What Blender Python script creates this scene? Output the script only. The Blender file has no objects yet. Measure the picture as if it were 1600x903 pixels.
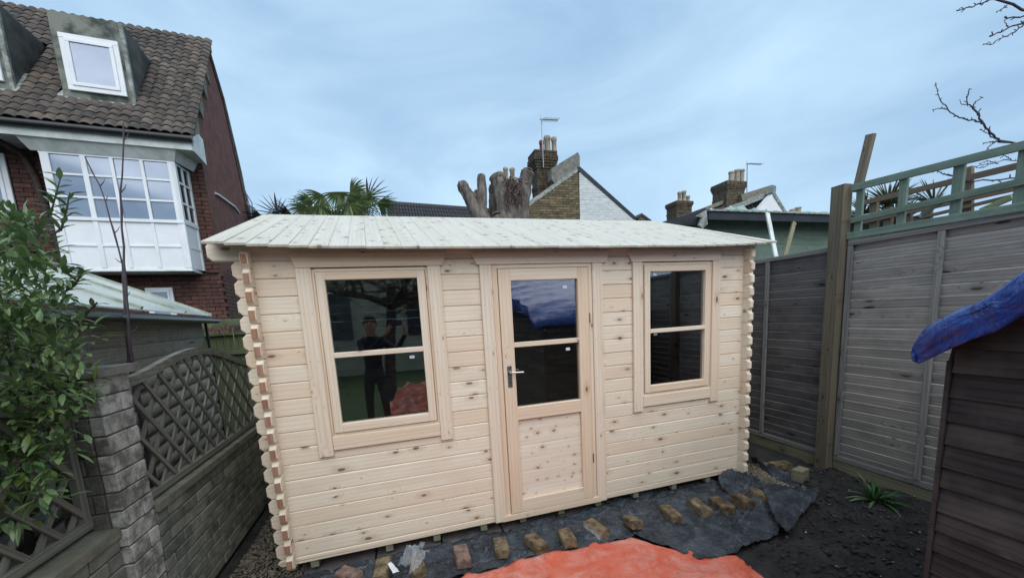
import bpy, math, random
from mathutils import Vector, Matrix, noise as mnoise
random.seed(7)
R = math.radians
SC = bpy.context.scene
COL = SC.collection

# ------------------------------------------------------------------ camera
CAM = Vector((0.83157, -2.85952, 1.6843))
YAW, PITCH, ROLL = 0.28515, -0.14329, -0.05572
FPX, PPX, PPY = 595.217, 800.0, 576.624
_f = Vector((math.sin(YAW)*math.cos(PITCH), math.cos(YAW)*math.cos(PITCH), math.sin(PITCH)))
_r0 = Vector((math.cos(YAW), -math.sin(YAW), 0)); _u0 = _r0.cross(_f)
_r = math.cos(ROLL)*_r0 + math.sin(ROLL)*_u0
_u = math.cos(ROLL)*_u0 - math.sin(ROLL)*_r0
cam = bpy.data.cameras.new('camera'); co = bpy.data.objects.new('camera', cam); COL.objects.link(co)
co.matrix_world = Matrix.Translation(CAM) @ Matrix((_r, _u, -_f)).transposed().to_4x4()
cam.sensor_width = 36; cam.lens = FPX/1600*36; cam.shift_y = (PPY-451.5)/1600
cam.clip_start = 0.02; cam.clip_end = 2000
SC.camera = co

def ray(px, py): return _f + _r*((px-PPX)/FPX) - _u*((py-PPY)/FPX)
def at(px, py, ax, v):          # point on a world plane seen at a pixel of the photograph
    d = ray(px, py); i = 'XYZ'.index(ax)
    return CAM + d*((v-CAM[i])/d[i])
def dep(px, py, t): return CAM + ray(px, py)*t

# ------------------------------------------------------------------ sky, sun, exposure
W = bpy.data.worlds.new('World'); SC.world = W; W.use_nodes = True
nt = W.node_tree; N = nt.nodes; Lk = nt.links; N.clear()
SUN_EL, SUN_AZ = 50, 178        # degrees; azimuth clockwise from +Y
out = N.new('ShaderNodeOutputWorld'); bg = N.new('ShaderNodeBackground'); bg.inputs[1].default_value = 0.1
sky = N.new('ShaderNodeTexSky'); sky.sky_type = 'NISHITA'; sky.sun_disc = False
sky.sun_elevation = R(SUN_EL); sky.sun_rotation = R(SUN_AZ); sky.air_density = 1.3; sky.dust_density = 2.0
tc = N.new('ShaderNodeTexCoord'); mp = N.new('ShaderNodeMapping'); mp.inputs['Scale'].default_value = (1, 1, 2.4)
mp.inputs['Rotation'].default_value = (0.25, 0.2, 0.6)
n1 = N.new('ShaderNodeTexNoise'); n1.inputs['Scale'].default_value = 1.8; n1.inputs['Detail'].default_value = 7; n1.inputs['Roughness'].default_value = .52; n1.inputs['Distortion'].default_value = .6
rmp = N.new('ShaderNodeValToRGB'); rmp.color_ramp.elements[0].position = .34; rmp.color_ramp.elements[1].position = .68
rmp.color_ramp.elements[0].color = (1.85, 2.85, 4.1, 1); rmp.color_ramp.elements[1].color = (3.1, 4.35, 5.4, 1)
mx = N.new('ShaderNodeMix'); mx.data_type = 'RGBA'; mx.inputs[0].default_value = .88
Lk.new(tc.outputs['Generated'], mp.inputs[0]); Lk.new(mp.outputs[0], n1.inputs[0]); Lk.new(n1.outputs[0], rmp.inputs[0])
Lk.new(sky.outputs[0], mx.inputs[6]); Lk.new(rmp.outputs[0], mx.inputs[7]); Lk.new(mx.outputs[2], bg.inputs[0]); Lk.new(bg.outputs[0], out.inputs[0])
sl = bpy.data.lights.new('sun', 'SUN'); so = bpy.data.objects.new('sun', sl); COL.objects.link(so)
sl.energy = 1.35; sl.angle = R(75); sl.color = (1.0, .96, .92)
sd = Vector((math.sin(R(SUN_AZ))*math.cos(R(SUN_EL)), math.cos(R(SUN_AZ))*math.cos(R(SUN_EL)), math.sin(R(SUN_EL))))
so.rotation_euler = sd.to_track_quat('Z', 'Y').to_euler(); so.location = (0, -10, 20)
SC.view_settings.view_transform = 'Standard'; SC.view_settings.look = 'None'; SC.view_settings.gamma = 1
SC.view_settings.exposure = 1.0
SC.cycles.max_bounces = 6

# ------------------------------------------------------------------ materials
class NT:
    def __init__(s, name):
        s.m = bpy.data.materials.new(name); s.m.use_nodes = True; s.t = s.m.node_tree; s.t.nodes.clear()
        s.o = s.n('OutputMaterial'); s.b = s.n('BsdfPrincipled'); s.l(s.b.outputs[0], s.o.inputs[0])
    def n(s, k, **kw):
        x = s.t.nodes.new('ShaderNode'+k)
        for a, v in kw.items(): setattr(x, a, v)
        return x
    def l(s, a, b): s.t.links.new(a, b)
    def val(s, inp, v):
        if hasattr(v, 'links') or isinstance(v, bpy.types.NodeSocket): s.l(v, inp)
        else: inp.default_value = v
    def math(s, op, a, b=0.0, c=None):
        x = s.n('Math', operation=op); s.val(x.inputs[0], a); s.val(x.inputs[1], b)
        if c is not None: s.val(x.inputs[2], c)
        return x.outputs[0]
    def ramp(s, f, pts, interp='LINEAR'):
        x = s.n('ValToRGB'); e = x.color_ramp.elements; x.color_ramp.interpolation = interp
        while len(e) < len(pts): e.new(.5)
        for i, (p, c) in enumerate(pts):
            e[i].position = p; e[i].color = (c, c, c, 1) if not hasattr(c, '__len__') else tuple(c)+(1,)
        s.l(f, x.inputs[0]); return x.outputs[0]
    def noise(s, v, sc, det=4, ro=.5, dist=0):
        x = s.n('TexNoise'); s.l(v, x.inputs[0]); x.inputs['Scale'].default_value = sc; x.inputs['Detail'].default_value = det
        x.inputs['Roughness'].default_value = ro; x.inputs['Distortion'].default_value = dist; return x.outputs[0]
    def mix(s, f, a, b, mode='MIX'):
        x = s.n('Mix', data_type='RGBA', blend_type=mode); s.val(x.inputs[0], f)
        for i, c in ((6, a), (7, b)):
            if isinstance(c, bpy.types.NodeSocket): s.l(c, x.inputs[i])
            else: x.inputs[i].default_value = tuple(c)+(1,) if hasattr(c, '__len__') else (c, c, c, 1)
        return x.outputs[2]
    def coord(s, scale=(1, 1, 1), rnd=True):
        t = s.n('TexCoord').outputs['Object']
        m = s.n('Mapping'); m.inputs['Scale'].default_value = scale
        if rnd:
            o = s.n('ObjectInfo'); v = s.n('VectorMath', operation='SCALE'); v.inputs[0].default_value = (37.7, 17.3, 29.1); s.l(o.outputs['Random'], v.inputs['Scale'])
            a = s.n('VectorMath', operation='ADD'); s.l(t, a.inputs[0]); s.l(v.outputs[0], a.inputs[1]); t = a.outputs[0]
        s.l(t, m.inputs[0]); return m.outputs[0]
    def rand(s): return s.n('ObjectInfo').outputs['Random']
    def bump(s, h, strength=.3, dist=.01):
        x = s.n('Bump'); x.inputs['Strength'].default_value = strength; x.inputs['Distance'].default_value = dist
        s.l(h, x.inputs['Height']); s.l(x.outputs[0], s.b.inputs['Normal'])
    def done(s, col, rough=.7, metal=0, spec=.4):
        s.val(s.b.inputs['Base Color'], col if isinstance(col, bpy.types.NodeSocket) else tuple(col)+(1,))
        s.val(s.b.inputs['Roughness'], rough); s.b.inputs['Metallic'].default_value = metal
        s.b.inputs['Specular IOR Level'].default_value = spec
        return s.m

def wood(name, c1, c2, dark, knot=None, knots=.5, grain=.5, rough=.65, bump=.25, vary=None, stain=None, kscale=(4.2, 9.5)):
    s = NT(name)
    v = s.coord()
    # knots: stretched cells in the plane of the board
    sx = s.n('SeparateXYZ'); s.l(v, sx.inputs[0]); m = s.n('CombineXYZ')
    s.l(s.math('MULTIPLY', sx.outputs[0], kscale[0]), m.inputs[0]); s.l(s.math('MULTIPLY', sx.outputs[2], kscale[1]), m.inputs[1])
    vo = s.n('TexVoronoi', voronoi_dimensions='2D'); s.l(m.outputs[0], vo.inputs[0]); vo.inputs['Scale'].default_value = 1
    d = vo.outputs['Distance']
    sep = s.n('SeparateColor'); s.l(vo.outputs['Color'], sep.inputs[0])
    pick = s.math('LESS_THAN', sep.outputs[0], knots)
    size = s.math('MULTIPLY_ADD', s.math('POWER', sep.outputs[1], 1.8), .15, .03)
    dn = s.math('DIVIDE', d, size)
    jit = s.noise(v, 60, 2)
    dn = s.math('MULTIPLY_ADD', jit, .5, s.math('SUBTRACT', dn, .25))
    core = s.math('MULTIPLY', s.ramp(dn, [(0, 1), (.62, .95), (.95, 0)]), pick)
    ring = s.math('MULTIPLY', s.ramp(s.math('DIVIDE', dn, 3.2), [(0, 1), (.3, .8), (1, 0)]), pick)
    # grain lines bending round the knots
    g = s.n('Mapping'); s.l(v, g.inputs[0]); g.inputs['Scale'].default_value = (.55, 1.0, 6.5)
    bend = s.math('MULTIPLY', s.ramp(d, [(0, 1), (.45, 0)]), pick)
    ad = s.n('VectorMath', operation='ADD'); cx = s.n('CombineXYZ'); s.l(s.math('MULTIPLY', bend, .5), cx.inputs[2]); s.l(g.outputs[0], ad.inputs[0]); s.l(cx.outputs[0], ad.inputs[1])
    wv = s.n('TexWave', wave_type='BANDS', bands_direction='Z'); s.l(ad.outputs[0], wv.inputs[0])
    wv.inputs['Scale'].default_value = 1.6; wv.inputs['Distortion'].default_value = 5; wv.inputs['Detail'].default_value = 3; wv.inputs['Detail Scale'].default_value = .7
    f = s.n('Mapping'); s.l(v, f.inputs[0]); f.inputs['Scale'].default_value = (4, 160, 160)
    fib = s.noise(f.outputs[0], 1, 3, .6)
    f2 = s.n('Mapping'); s.l(v, f2.inputs[0]); f2.inputs['Scale'].default_value = (1.2, 18, 18)
    bro = s.noise(f2.outputs[0], 1, 4, .55)
    gr = s.math('ADD', s.math('MULTIPLY', s.ramp(wv.outputs[1], [(0, 0), (.75, .15), (1, 1)]), .45*grain), s.math('MULTIPLY', s.ramp(fib, [(.35, 0), (.75, 1)]), .35*grain))
    col = s.mix(s.ramp(bro, [(.3, 0), (.7, 1)]), c1, c2)
    if vary: col = s.mix(s.ramp(s.rand(), [(0, 0), (.55, .25), (1, .9)]), col, s.mix(1, col, vary, 'MULTIPLY'))
    col = s.mix(gr, col, dark)
    if knot:
        col = s.mix(s.math('MULTIPLY', ring, .42), col, tuple(.5*a+.5*b for a, b in zip(knot, dark)))
        col = s.mix(s.math('MULTIPLY', core, .85), col, knot)
    if stain:
        st = s.ramp(s.noise(v, stain[1], 5, .6), [(.45, 0), (.7, 1)])
        col = s.mix(s.math('MULTIPLY', st, stain[2]), col, stain[0])
    s.bump(s.math('SUBTRACT', fib, s.math('MULTIPLY', gr, .6)), bump, .002)
    return s.done(col, rough, 0, .3)

PINE = wood('pine_log', (.84, .78, .65), (.78, .69, .55), (.58, .45, .33), (.14, .05, .028), .5, .7, .55, .2, (.94, .82, .74), ((.62, .50, .40), 2.2, .35), kscale=(5.2, 12))
PINE_ROOF = wood('pine_roof_board', (.63, .61, .54), (.55, .52, .45), (.38, .35, .29), (.20, .155, .11), .75, .5, .6, .2, (.96, .97, .9), kscale=(6, 9))
PINE_TRIM = wood('pine_trim', (.80, .71, .58), (.74, .62, .48), (.54, .38, .27), (.15, .06, .03), .16, .65, .5, .2, (.96, .86, .78))
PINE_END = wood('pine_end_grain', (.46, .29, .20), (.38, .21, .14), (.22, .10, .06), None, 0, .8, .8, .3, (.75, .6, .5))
BEARER = wood('treated_bearer', (.23, .24, .16), (.17, .175, .12), (.10, .10, .07), None, 0, .5)
SLAT = wood('weathered_fence_slat', (.61, .565, .51), (.45, .42, .385), (.19, .175, .155), (.025, .022, .022), .22, 1.0, .85, .5, (.66, .63, .66), ((.15, .15, .13), 3.5, .45), kscale=(3.2, 11))
SLAT_DK = wood('dark_fence_slat', (.32, .30, .285), (.20, .185, .18), (.085, .078, .076), (.02, .02, .02), .2, 1.0, .85, .5, (.7, .66, .75), ((.025, .025, .03), 3.0, .5), kscale=(3.2, 11))
FRAMEW = wood('fence_batten', (.30, .29, .27), (.19, .185, .18), (.08, .07, .06), (.03, .025, .02), .2, .9, .85, .4)
POSTW = wood('fence_post_wood', (.25, .21, .15), (.15, .13, .10), (.07, .055, .04), (.035, .025, .015), .35, 1, .85, .4, (.8, .8, .75))
GRAVB = wood('gravel_board_wood', (.30, .28, .19), (.20, .18, .12), (.09, .08, .05), (.04, .03, .02), .3, .9, .85, .4, (.85, .85, .8))
GREENW = wood('green_painted_wood', (.20, .265, .215), (.135, .19, .155), (.07, .10, .08), (.04, .06, .045), .15, .6, .8, .3, (.8, .85, .8), ((.28, .34, .28), 7, .35))
BROWNW = wood('brown_rail_wood', (.22, .16, .11), (.15, .105, .075), (.07, .05, .035), None, 0, .7)
SHEDW = wood('dark_shed_board', (.075, .058, .05), (.03, .024, .025), (.010, .008, .009), (.09, .075, .065), .05, 1, .7, .6, (.7, .65, .7), ((.15, .13, .115), 4, .45), kscale=(8, 22))
LATT = wood('lattice_lath', (.26, .25, .21), (.16, .155, .13), (.07, .068, .058), None, 0, .9, .85, .4, None, ((.12, .17, .09), 5, .3))
LOGLAP = wood('loglap_board', (.42, .38, .32), (.30, .27, .23), (.13, .12, .10), (.04, .04, .03), .15, .9, .85, .4, (.8, .8, .8), ((.10, .13, .08), 3, .4))
MOSSW = wood('mossy_fence_wood', (.16, .18, .10), (.11, .13, .075), (.05, .06, .035), None, 0, .7, .9, .5, None, ((.13, .19, .06), 4, .6))
DOORP = wood('pine_door_panel', (.84, .79, .69), (.76, .66, .54), (.55, .40, .28), (.24, .12, .06), .5, .5, .5, .2, (.95, .88, .8), kscale=(9, 14))

def plain(name, c, rough=.6, metal=0, c2=None, sc=8, bump=0, spec=.4, vary=None, det=5, lo=.38, hi=.66, stretch=1):
    s = NT(name); v = s.coord((1, 1, stretch)); n = s.noise(v, sc, det, .6)
    col = s.mix(s.ramp(n, [(lo, 0), (hi, 1)]), c, c2 or tuple(x*.75 for x in c))
    if vary: col = s.mix(s.rand(), col, s.mix(1, col, vary, 'MULTIPLY'))
    if bump: s.bump(s.noise(v, sc*4, 6, .65), bump, .01)
    return s.done(col, rough, metal, spec)

UPVC = plain('white_upvc', (.78, .80, .82), .35, 0, (.70, .72, .74), 3)
FASCIA = plain('white_fascia', (.66, .68, .66), .5, 0, (.46, .50, .46), 5)
BLACKP = plain('black_gutter', (.018, .018, .02), .35)
CREAM_POT = plain('buff_chimney_pot', (.42, .36, .27), .8, 0, (.24, .2, .15), 9, .3)
RED_POT = plain('terracotta_chimney_pot', (.24, .085, .05), .8, 0, (.12, .05, .035), 9, .3)
METAL = plain('grey_metal', (.35, .35, .36), .35, .9)
CHROME = plain('brushed_steel', (.6, .6, .62), .25, 1)
LEAD = plain('lead_flashing', (.34, .36, .34), .6, 0, (.13, .15, .13), 9, .5, hi=.6)
RENDER = plain('red_masonry_paint', (.185, .075, .055), .9, 0, (.11, .046, .036), 5, .6)
DORMER = plain('mossy_render', (.21, .22, .19), .9, 0, (.055, .065, .055), 3.2, .4, lo=.42, hi=.6)
DORMSIDE = plain('dormer_cheek_lead', (.10, .105, .10), .8, 0, (.035, .04, .038), 3, .4)
CEMENT = plain('verge_mortar', (.24, .23, .18), .95, 0, (.12, .115, .09), 8, .5)
CONC = plain('concrete', (.24, .235, .21), .95, 0, (.13, .14, .11), 9, .6, vary=(.8, .8, .8))
SLAB = plain('paving_slab', (.13, .115, .11), .9, 0, (.07, .065, .065), 12, .6, vary=(.8, .8, .85))
TILE = plain('brown_pantile', (.15, .115, .09), .8, 0, (.05, .046, .042), 5, .6, vary=(.45, .47, .5))
TILE_DK = plain('dark_roof_tile', (.05, .05, .055), .7, 0, (.028, .028, .032), 6, .3, vary=(.7, .7, .7))
SLATE = plain('purple_slate', (.13, .085, .095), .7, 0, (.06, .045, .055), 8, .3, vary=(.7, .7, .8))
HBRICK = plain('red_brown_brick', (.145, .066, .05), .9, 0, (.085, .04, .034), 12, .4, vary=(.62, .66, .7))
YBRICK = plain('london_stock_brick', (.25, .20, .115), .9, 0, (.12, .095, .06), 7, .4, vary=(.5, .5, .52))
WBRICK = plain('white_painted_brick', (.66, .68, .68), .8, 0, (.52, .55, .55), 6, .3, vary=(.92, .92, .92))
CHBRICK = plain('sooty_chimney_brick', (.15, .115, .075), .95, 0, (.055, .047, .038), 9, .6, vary=(.55, .55, .55))
PBRICK = plain('grey_pier_brick', (.56, .55, .50), .95, 0, (.19, .19, .165), 13, .9, vary=(.8, .8, .78), lo=.4, hi=.62)
PBRICK_DK = plain('shaded_algae_pier_brick', (.19, .185, .155), .95, 0, (.085, .085, .068), 10, .9, vary=(.75, .75, .72))  # front-face bricks: algae and shade both put into a darker colour
WALLBR = plain('algae_wall_brick', (.30, .295, .24), .95, 0, (.12, .125, .10), 6, .8, vary=(.7, .72, .7))
MORTAR = plain('old_mortar', (.11, .105, .09), .98, 0, (.06, .058, .05), 12, .5)
MORTAR_R = plain('dark_red_mortar', (.075, .05, .045), .98, 0, (.045, .03, .028), 12, .5)
LOOSE = plain('old_yellow_brick', (.25, .20, .115), .95, 0, (.085, .065, .045), 16, 1.0, vary=(.7, .62, .55), lo=.42, hi=.6)
LOOSE_R = plain('old_pink_brick', (.26, .17, .14), .95, 0, (.13, .09, .08), 16, 1.0, lo=.42, hi=.6)
LOOSE_W = plain('brick_white_face', (.62, .63, .60), .9, 0, (.30, .28, .24), 22, .7)
BARK = plain('pollard_bark', (.19, .17, .15), .95, 0, (.055, .048, .042), 13, 1.0, vary=(.85, .8, .75), stretch=.22)
BARK_DK = plain('dark_bark', (.075, .058, .05), .95, 0, (.04, .03, .028), 14, .8)
TWIG = plain('purple_twig', (.085, .065, .075), .9, 0, (.045, .035, .045), 14, .4)
CLEARP = plain('translucent_roof_sheet', (.50, .56, .52), .25, 0, (.38, .46, .43), 2.0, 0, .6)
BAR = plain('glazing_bar', (.38, .40, .34), .6, 0, (.2, .23, .17), 7, .3)
FELT = plain('black_roofing_felt', (.022, .026, .036), .55, 0, (.012, .014, .02), 4, .4)
DARKIN = plain('dark_interior', (.03, .028, .026), .9)
JACKET = plain('navy_jacket', (.012, .014, .03), .9); SKIN = plain('skin', (.42, .24, .16), .6); HAIR = plain('black_hair', (.012, .01, .009), .7)
JEANS = plain('dark_trousers', (.02, .022, .028), .9)
STICK = plain('white_label', (.75, .8, .85), .5)
CREAMW = plain('cream_wall', (.42, .39, .29), .9, 0, (.3, .28, .2), 4)
LAWN = plain('lawn', (.045, .08, .02), .95, 0, (.025, .045, .012), 20, .6)
COPE = plain('concrete_coping', (.22, .215, .165), .95, 0, (.12, .125, .085), 8, .7)

def leafmat(name, c, c2, vary=(.5, .6, .5), rough=.35, trans=.15):
    s = NT(name); v = s.coord(); n = s.noise(v, 6, 3)
    g = s.n('NewGeometry').outputs['Random Per Island']
    col = s.mix(s.ramp(n, [(.35, 0), (.65, 1)]), c, c2)
    col = s.mix(s.ramp(g, [(0, 0), (1, 1)]), col, s.mix(1, col, vary, 'MULTIPLY'))
    col = s.mix(s.ramp(s.rand(), [(0, 0), (1, .7)]), col, s.mix(1, col, vary, 'MULTIPLY'))
    tr = s.n('BsdfTranslucent'); s.l(col, tr.inputs[0]); ms = s.n('MixShader'); ms.inputs[0].default_value = trans
    s.l(s.b.outputs[0], ms.inputs[1]); s.l(tr.outputs[0], ms.inputs[2]); s.l(ms.outputs[0], s.o.inputs[0])
    return s.done(col, rough, 0, .5)
LEAF = leafmat('laurel_leaf', (.25, .335, .14), (.13, .21, .095), rough=.25)
LEAF_Y = leafmat('young_leaf', (.20, .25, .05), (.10, .16, .04))
PALM = leafmat('palm_leaf', (.26, .33, .15), (.15, .21, .09), (.6, .65, .6), .5, .35)
PALM_DK = leafmat('dead_palm_leaf', (.07, .055, .05), (.04, .034, .034), (.6, .6, .6), .8)
STRAP = leafmat('strap_leaf', (.05, .13, .035), (.03, .085, .025), (.75, .8, .7), .35)
STRAP_L = leafmat('pale_strap_leaf', (.20, .27, .13), (.12, .2, .08), (.75, .8, .7), .4)

def glassmat(name, tint=(.75, .8, .8), rough=.02):
    s = NT(name); g = s.n('BsdfGlossy'); g.inputs['Roughness'].default_value = rough; g.inputs[0].default_value = (.95, .95, .97, 1)
    t = s.n('BsdfTransparent'); t.inputs[0].default_value = tuple(tint)+(1,)
    fr = s.n('Fresnel'); fr.inputs[0].default_value = 1.62; ms = s.n('MixShader')
    f = s.math('MULTIPLY', fr.outputs[0], 4.0)
    s.l(f, ms.inputs[0]); s.l(t.outputs[0], ms.inputs[1]); s.l(g.outputs[0], ms.inputs[2]); s.l(ms.outputs[0], s.o.inputs[0])
    return s.m
GLASS = glassmat('window_glass')
HGLASS = plain('house_window_glass', (.20, .25, .33), .07, .3, (.27, .32, .40), 1.2, 0, .9)

def clearfilm(name):
    s = NT(name); t = s.n('BsdfTransparent'); ms = s.n('MixShader'); ms.inputs[0].default_value = .13
    s.done((.6, .66, .72), .15, 0, .8); s.l(t.outputs[0], ms.inputs[1]); s.l(s.b.outputs[0], ms.inputs[2]); s.l(ms.outputs[0], s.o.inputs[0]); return s.m
FILM = clearfilm('clear_film')

def membrane():
    s = NT('weed_membrane'); v = s.coord(rnd=False)
    n = s.noise(v, 6, 6, .62, .4); fine = s.noise(v, 90, 3, .6)
    col = s.mix(s.ramp(n, [(.38, 0), (.68, 1)]), (.012, .017, .025), (.065, .083, .105))
    dust = s.ramp(s.noise(v, 22, 6, .75), [(.56, 0), (.72, 1)])
    col = s.mix(s.math('MULTIPLY', dust, .6), col, (.26, .26, .25))
    # long pale crease scratches
    m = s.n('Mapping'); s.l(v, m.inputs[0]); m.inputs['Rotation'].default_value = (0, 0, .5); m.inputs['Scale'].default_value = (1, 3, 1)
    x = s.n('TexVoronoi', feature='DISTANCE_TO_EDGE'); s.l(m.outputs[0], x.inputs[0]); x.inputs['Scale'].default_value = 1.3
    ln = s.math('MULTIPLY', s.ramp(x.outputs[0], [(0, 1), (.010, 0)]), s.ramp(s.noise(v, 3, 3), [(.48, 0), (.62, 1)]))
    col = s.mix(s.math('MULTIPLY', ln, .5), col, (.28, .31, .35))
    s.bump(s.math('ADD', s.math('ADD', s.noise(v, 26, 6, .7), s.math('MULTIPLY', s.noise(v, 7, 5, .6, 2.5), 1.6)), s.math('MULTIPLY', fine, .4)), 1.0, .022)
    return s.done(col, .36, 0, .6)
MEMB = membrane()

def redtarp():
    s = NT('red_tarpaulin'); v = s.coord(rnd=False)
    n = s.noise(v, 5, 6, .65, .5); d = s.noise(v, 20, 6, .7)
    col = s.mix(s.ramp(n, [(.35, 0), (.68, 1)]), (.58, .10, .05), (.62, .18, .12))
    col = s.mix(s.math('MULTIPLY', s.ramp(s.noise(v, 3, 7, .72, .8), [(.48, 0), (.68, 1)]), .6), col, (.60, .42, .38))
    col = s.mix(s.math('MULTIPLY', s.ramp(d, [(.56, 0), (.72, 1)]), .5), col, (.19, .07, .05))
    s.bump(s.noise(v, 24, 6, .65, .6), .7, .012)
    return s.done(col, .5, 0, .4)
REDT = redtarp()
def bluetarp():
    s = NT('blue_tarpaulin'); v = s.coord((1, 1, 1), False)
    n = s.noise(v, 5, 5, .6, 1.0)
    col = s.mix(s.ramp(n, [(.35, 0), (.7, 1)]), (.005, .032, .20), (.016, .09, .44))
    s.bump(s.noise(v, 6, 6, .55, 1.6), .9, .04)
    return s.done(col, .27, 0, .8)
BLUET = bluetarp()
def soil():
    s = NT('dark_soil'); v = s.coord(rnd=False)
    n = s.noise(v, 5, 8, .7); f = s.noise(v, 40, 6, .75)
    col = s.mix(s.ramp(n, [(.35, 0), (.65, 1)]), (.022, .021, .022), (.08, .073, .07))
    col = s.mix(s.math('MULTIPLY', s.ramp(f, [(.5, 0), (.75, 1)]), .5), col, (.085, .078, .072))
    s.bump(s.math('ADD', f, n), 1.0, .04)
    return s.done(col, .85, 0, .3)
SOIL = soil()
GRAV = plain('gravel_stone', (.34, .29, .20), .9, 0, (.19, .165, .125), 30, .4, vary=(.7, .7, .7))
GRAVS = leafmat('gravel_mix', (.33, .275, .19), (.2, .17, .13), (.45, .47, .5), .9, 0)
GRAVD = leafmat('brown_gravel_mix', (.34, .28, .20), (.20, .165, .125), (.45, .47, .5), .9, 0)  # brown gravel for the gap beside the cabin, close in tone to gravel_mix
CHIPS = leafmat('wood_chip', (.52, .48, .42), (.30, .27, .22), (.5, .5, .5), .9, 0)
GRAVELBED = plain('gravel_bed', (.16, .14, .105), .95, 0, (.07, .062, .05), 60, .9)

# ------------------------------------------------------------------ builders
WM = {}
def reg(o, M, parent=None):
    COL.objects.link(o); WM[o.name] = M.copy()
    if parent is not None:
        o.parent = parent; o.matrix_local = WM[parent.name].inverted() @ M
    else: o.matrix_world = M
    return o
def tag(o, label=None, cat=None, group=None, kind=None):
    for k, v in (('label', label), ('category', cat), ('group', group), ('kind', kind)):
        if v: o[k] = v
    return o
def thing(name, label, cat, loc, group=None, M=None):
    o = bpy.data.objects.new(name, None); o.empty_display_size = .1
    reg(o, M if M is not None else Matrix.Translation(Vector(loc))); return tag(o, label, cat, group)
def raw(name, V, F, mat, parent=None, smooth=False, M=None, org=None):
    """mesh from world-space verts (or local verts if M given)"""
    me = bpy.data.meshes.new(name)
    if M is None:
        V = [Vector(v) for v in V]
        c = Vector(org) if org else sum(V, Vector())/len(V)
        M = Matrix.Translation(c); V = [v-c for v in V]
    me.from_pydata([tuple(v) for v in V], [], F)
    for m in (mat if isinstance(mat, (list, tuple)) else [mat]): me.materials.append(m)
    if smooth:
        me.polygons.foreach_set('use_smooth', [True]*len(me.polygons)); me.update(); me.set_sharp_from_angle(angle=R(52))
    me.update()
    return reg(bpy.data.objects.new(name, me), M, parent)
def inst(name, me, M, parent=None): return reg(bpy.data.objects.new(name, me), M, parent)

def prism(outline, t, ins=.003):
    """outline (x,z) polygon extruded along y with a chamfered rim on both faces"""
    n = len(outline); cx = sum(p[0] for p in outline)/n; cz = sum(p[1] for p in outline)/n
    def inset(d):
        r = []
        for i in range(n):
            p0, p, p2 = Vector(outline[i-1]), Vector(outline[i]), Vector(outline[(i+1) % n])
            a = (p-p0).normalized(); b = (p2-p).normalized()
            n1 = Vector((-a.y, a.x)); n2 = Vector((-b.y, b.x)); q = (n1+n2)
            k = d/max(.3, (1+n1.dot(n2))); r.append(p+q*k)
        return r
    V = []; F = []
    I = inset(ins)
    for y, P in ((-t/2, I), (-t/2+ins, outline), (t/2-ins, outline), (t/2, I)):
        V += [(p[0], y, p[1]) for p in P]
    for k in range(3):
        for i in range(n):
            j = (i+1) % n; F.append((k*n+i, k*n+j, (k+1)*n+j, (k+1)*n+i))
    F.append(tuple(range(n))); F.append(tuple(range(3*n, 4*n))[::-1])
    return V, F
prismVF = prism
_cache = {}
def fixn(me):
    import bmesh
    b = bmesh.new(); b.from_mesh(me); bmesh.ops.recalc_face_normals(b, faces=b.faces); b.to_mesh(me); b.free()
def boardmesh(L, w, t, bev, mat, name='board'):
    k = (round(L, 3), round(w, 4), round(t, 4), bev, mat.name)
    if k not in _cache:
        a, b = L/2, w/2
        V, F = prismVF([(-a, -b), (a, -b), (a, b), (-a, b)], t, bev)
        me = bpy.data.meshes.new(name); me.from_pydata(V, [], F); me.materials.append(mat); fixn(me); _cache[k] = me
    return _cache[k]
def axes(A, B, up):
    x = (Vector(B)-Vector(A)).normalized(); z = Vector(up); z = (z-x*z.dot(x)).normalized(); y = z.cross(x)
    return Matrix((x, y, z)).transposed().to_4x4()
def board(name, A, B, w, t, mat, parent=None, up=(0, 0, 1), bev=.003):
    A = Vector(A); B = Vector(B)
    return inst(name, boardmesh((B-A).length, w, t, bev, mat, name), Matrix.Translation((A+B)/2) @ axes(A, B, up), parent)
def tubeVF(pts, rad, n=8, cap=True):
    pts = [Vector(p) for p in pts]
    if not hasattr(rad, '__len__'): rad = [rad]*len(pts)
    V = []; F = []; prev = None
    for i, p in enumerate(pts):
        d = (pts[min(i+1, len(pts)-1)]-pts[max(i-1, 0)]).normalized()
        a = d.cross(Vector((0.3, 0.2, 1))) if prev is None else prev-d*prev.dot(d)
        if a.length < 1e-4: a = d.orthogonal()
        a.normalize(); prev = a; b = d.cross(a)
        V += [p+(a*math.cos(2*math.pi*k/n)+b*math.sin(2*math.pi*k/n))*rad[i] for k in range(n)]
    for i in range(len(pts)-1):
        for k in range(n): j = (k+1) % n; F.append((i*n+k, i*n+j, (i+1)*n+j, (i+1)*n+k))
    if cap: F.append(tuple(range(n))[::-1]); F.append(tuple(range((len(pts)-1)*n, len(pts)*n)))
    return V, F
def tube(name, pts, rad, mat, parent=None, n=8, smooth=True):
    V, F = tubeVF(pts, rad, n); return raw(name, V, F, mat, parent, smooth)
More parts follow.
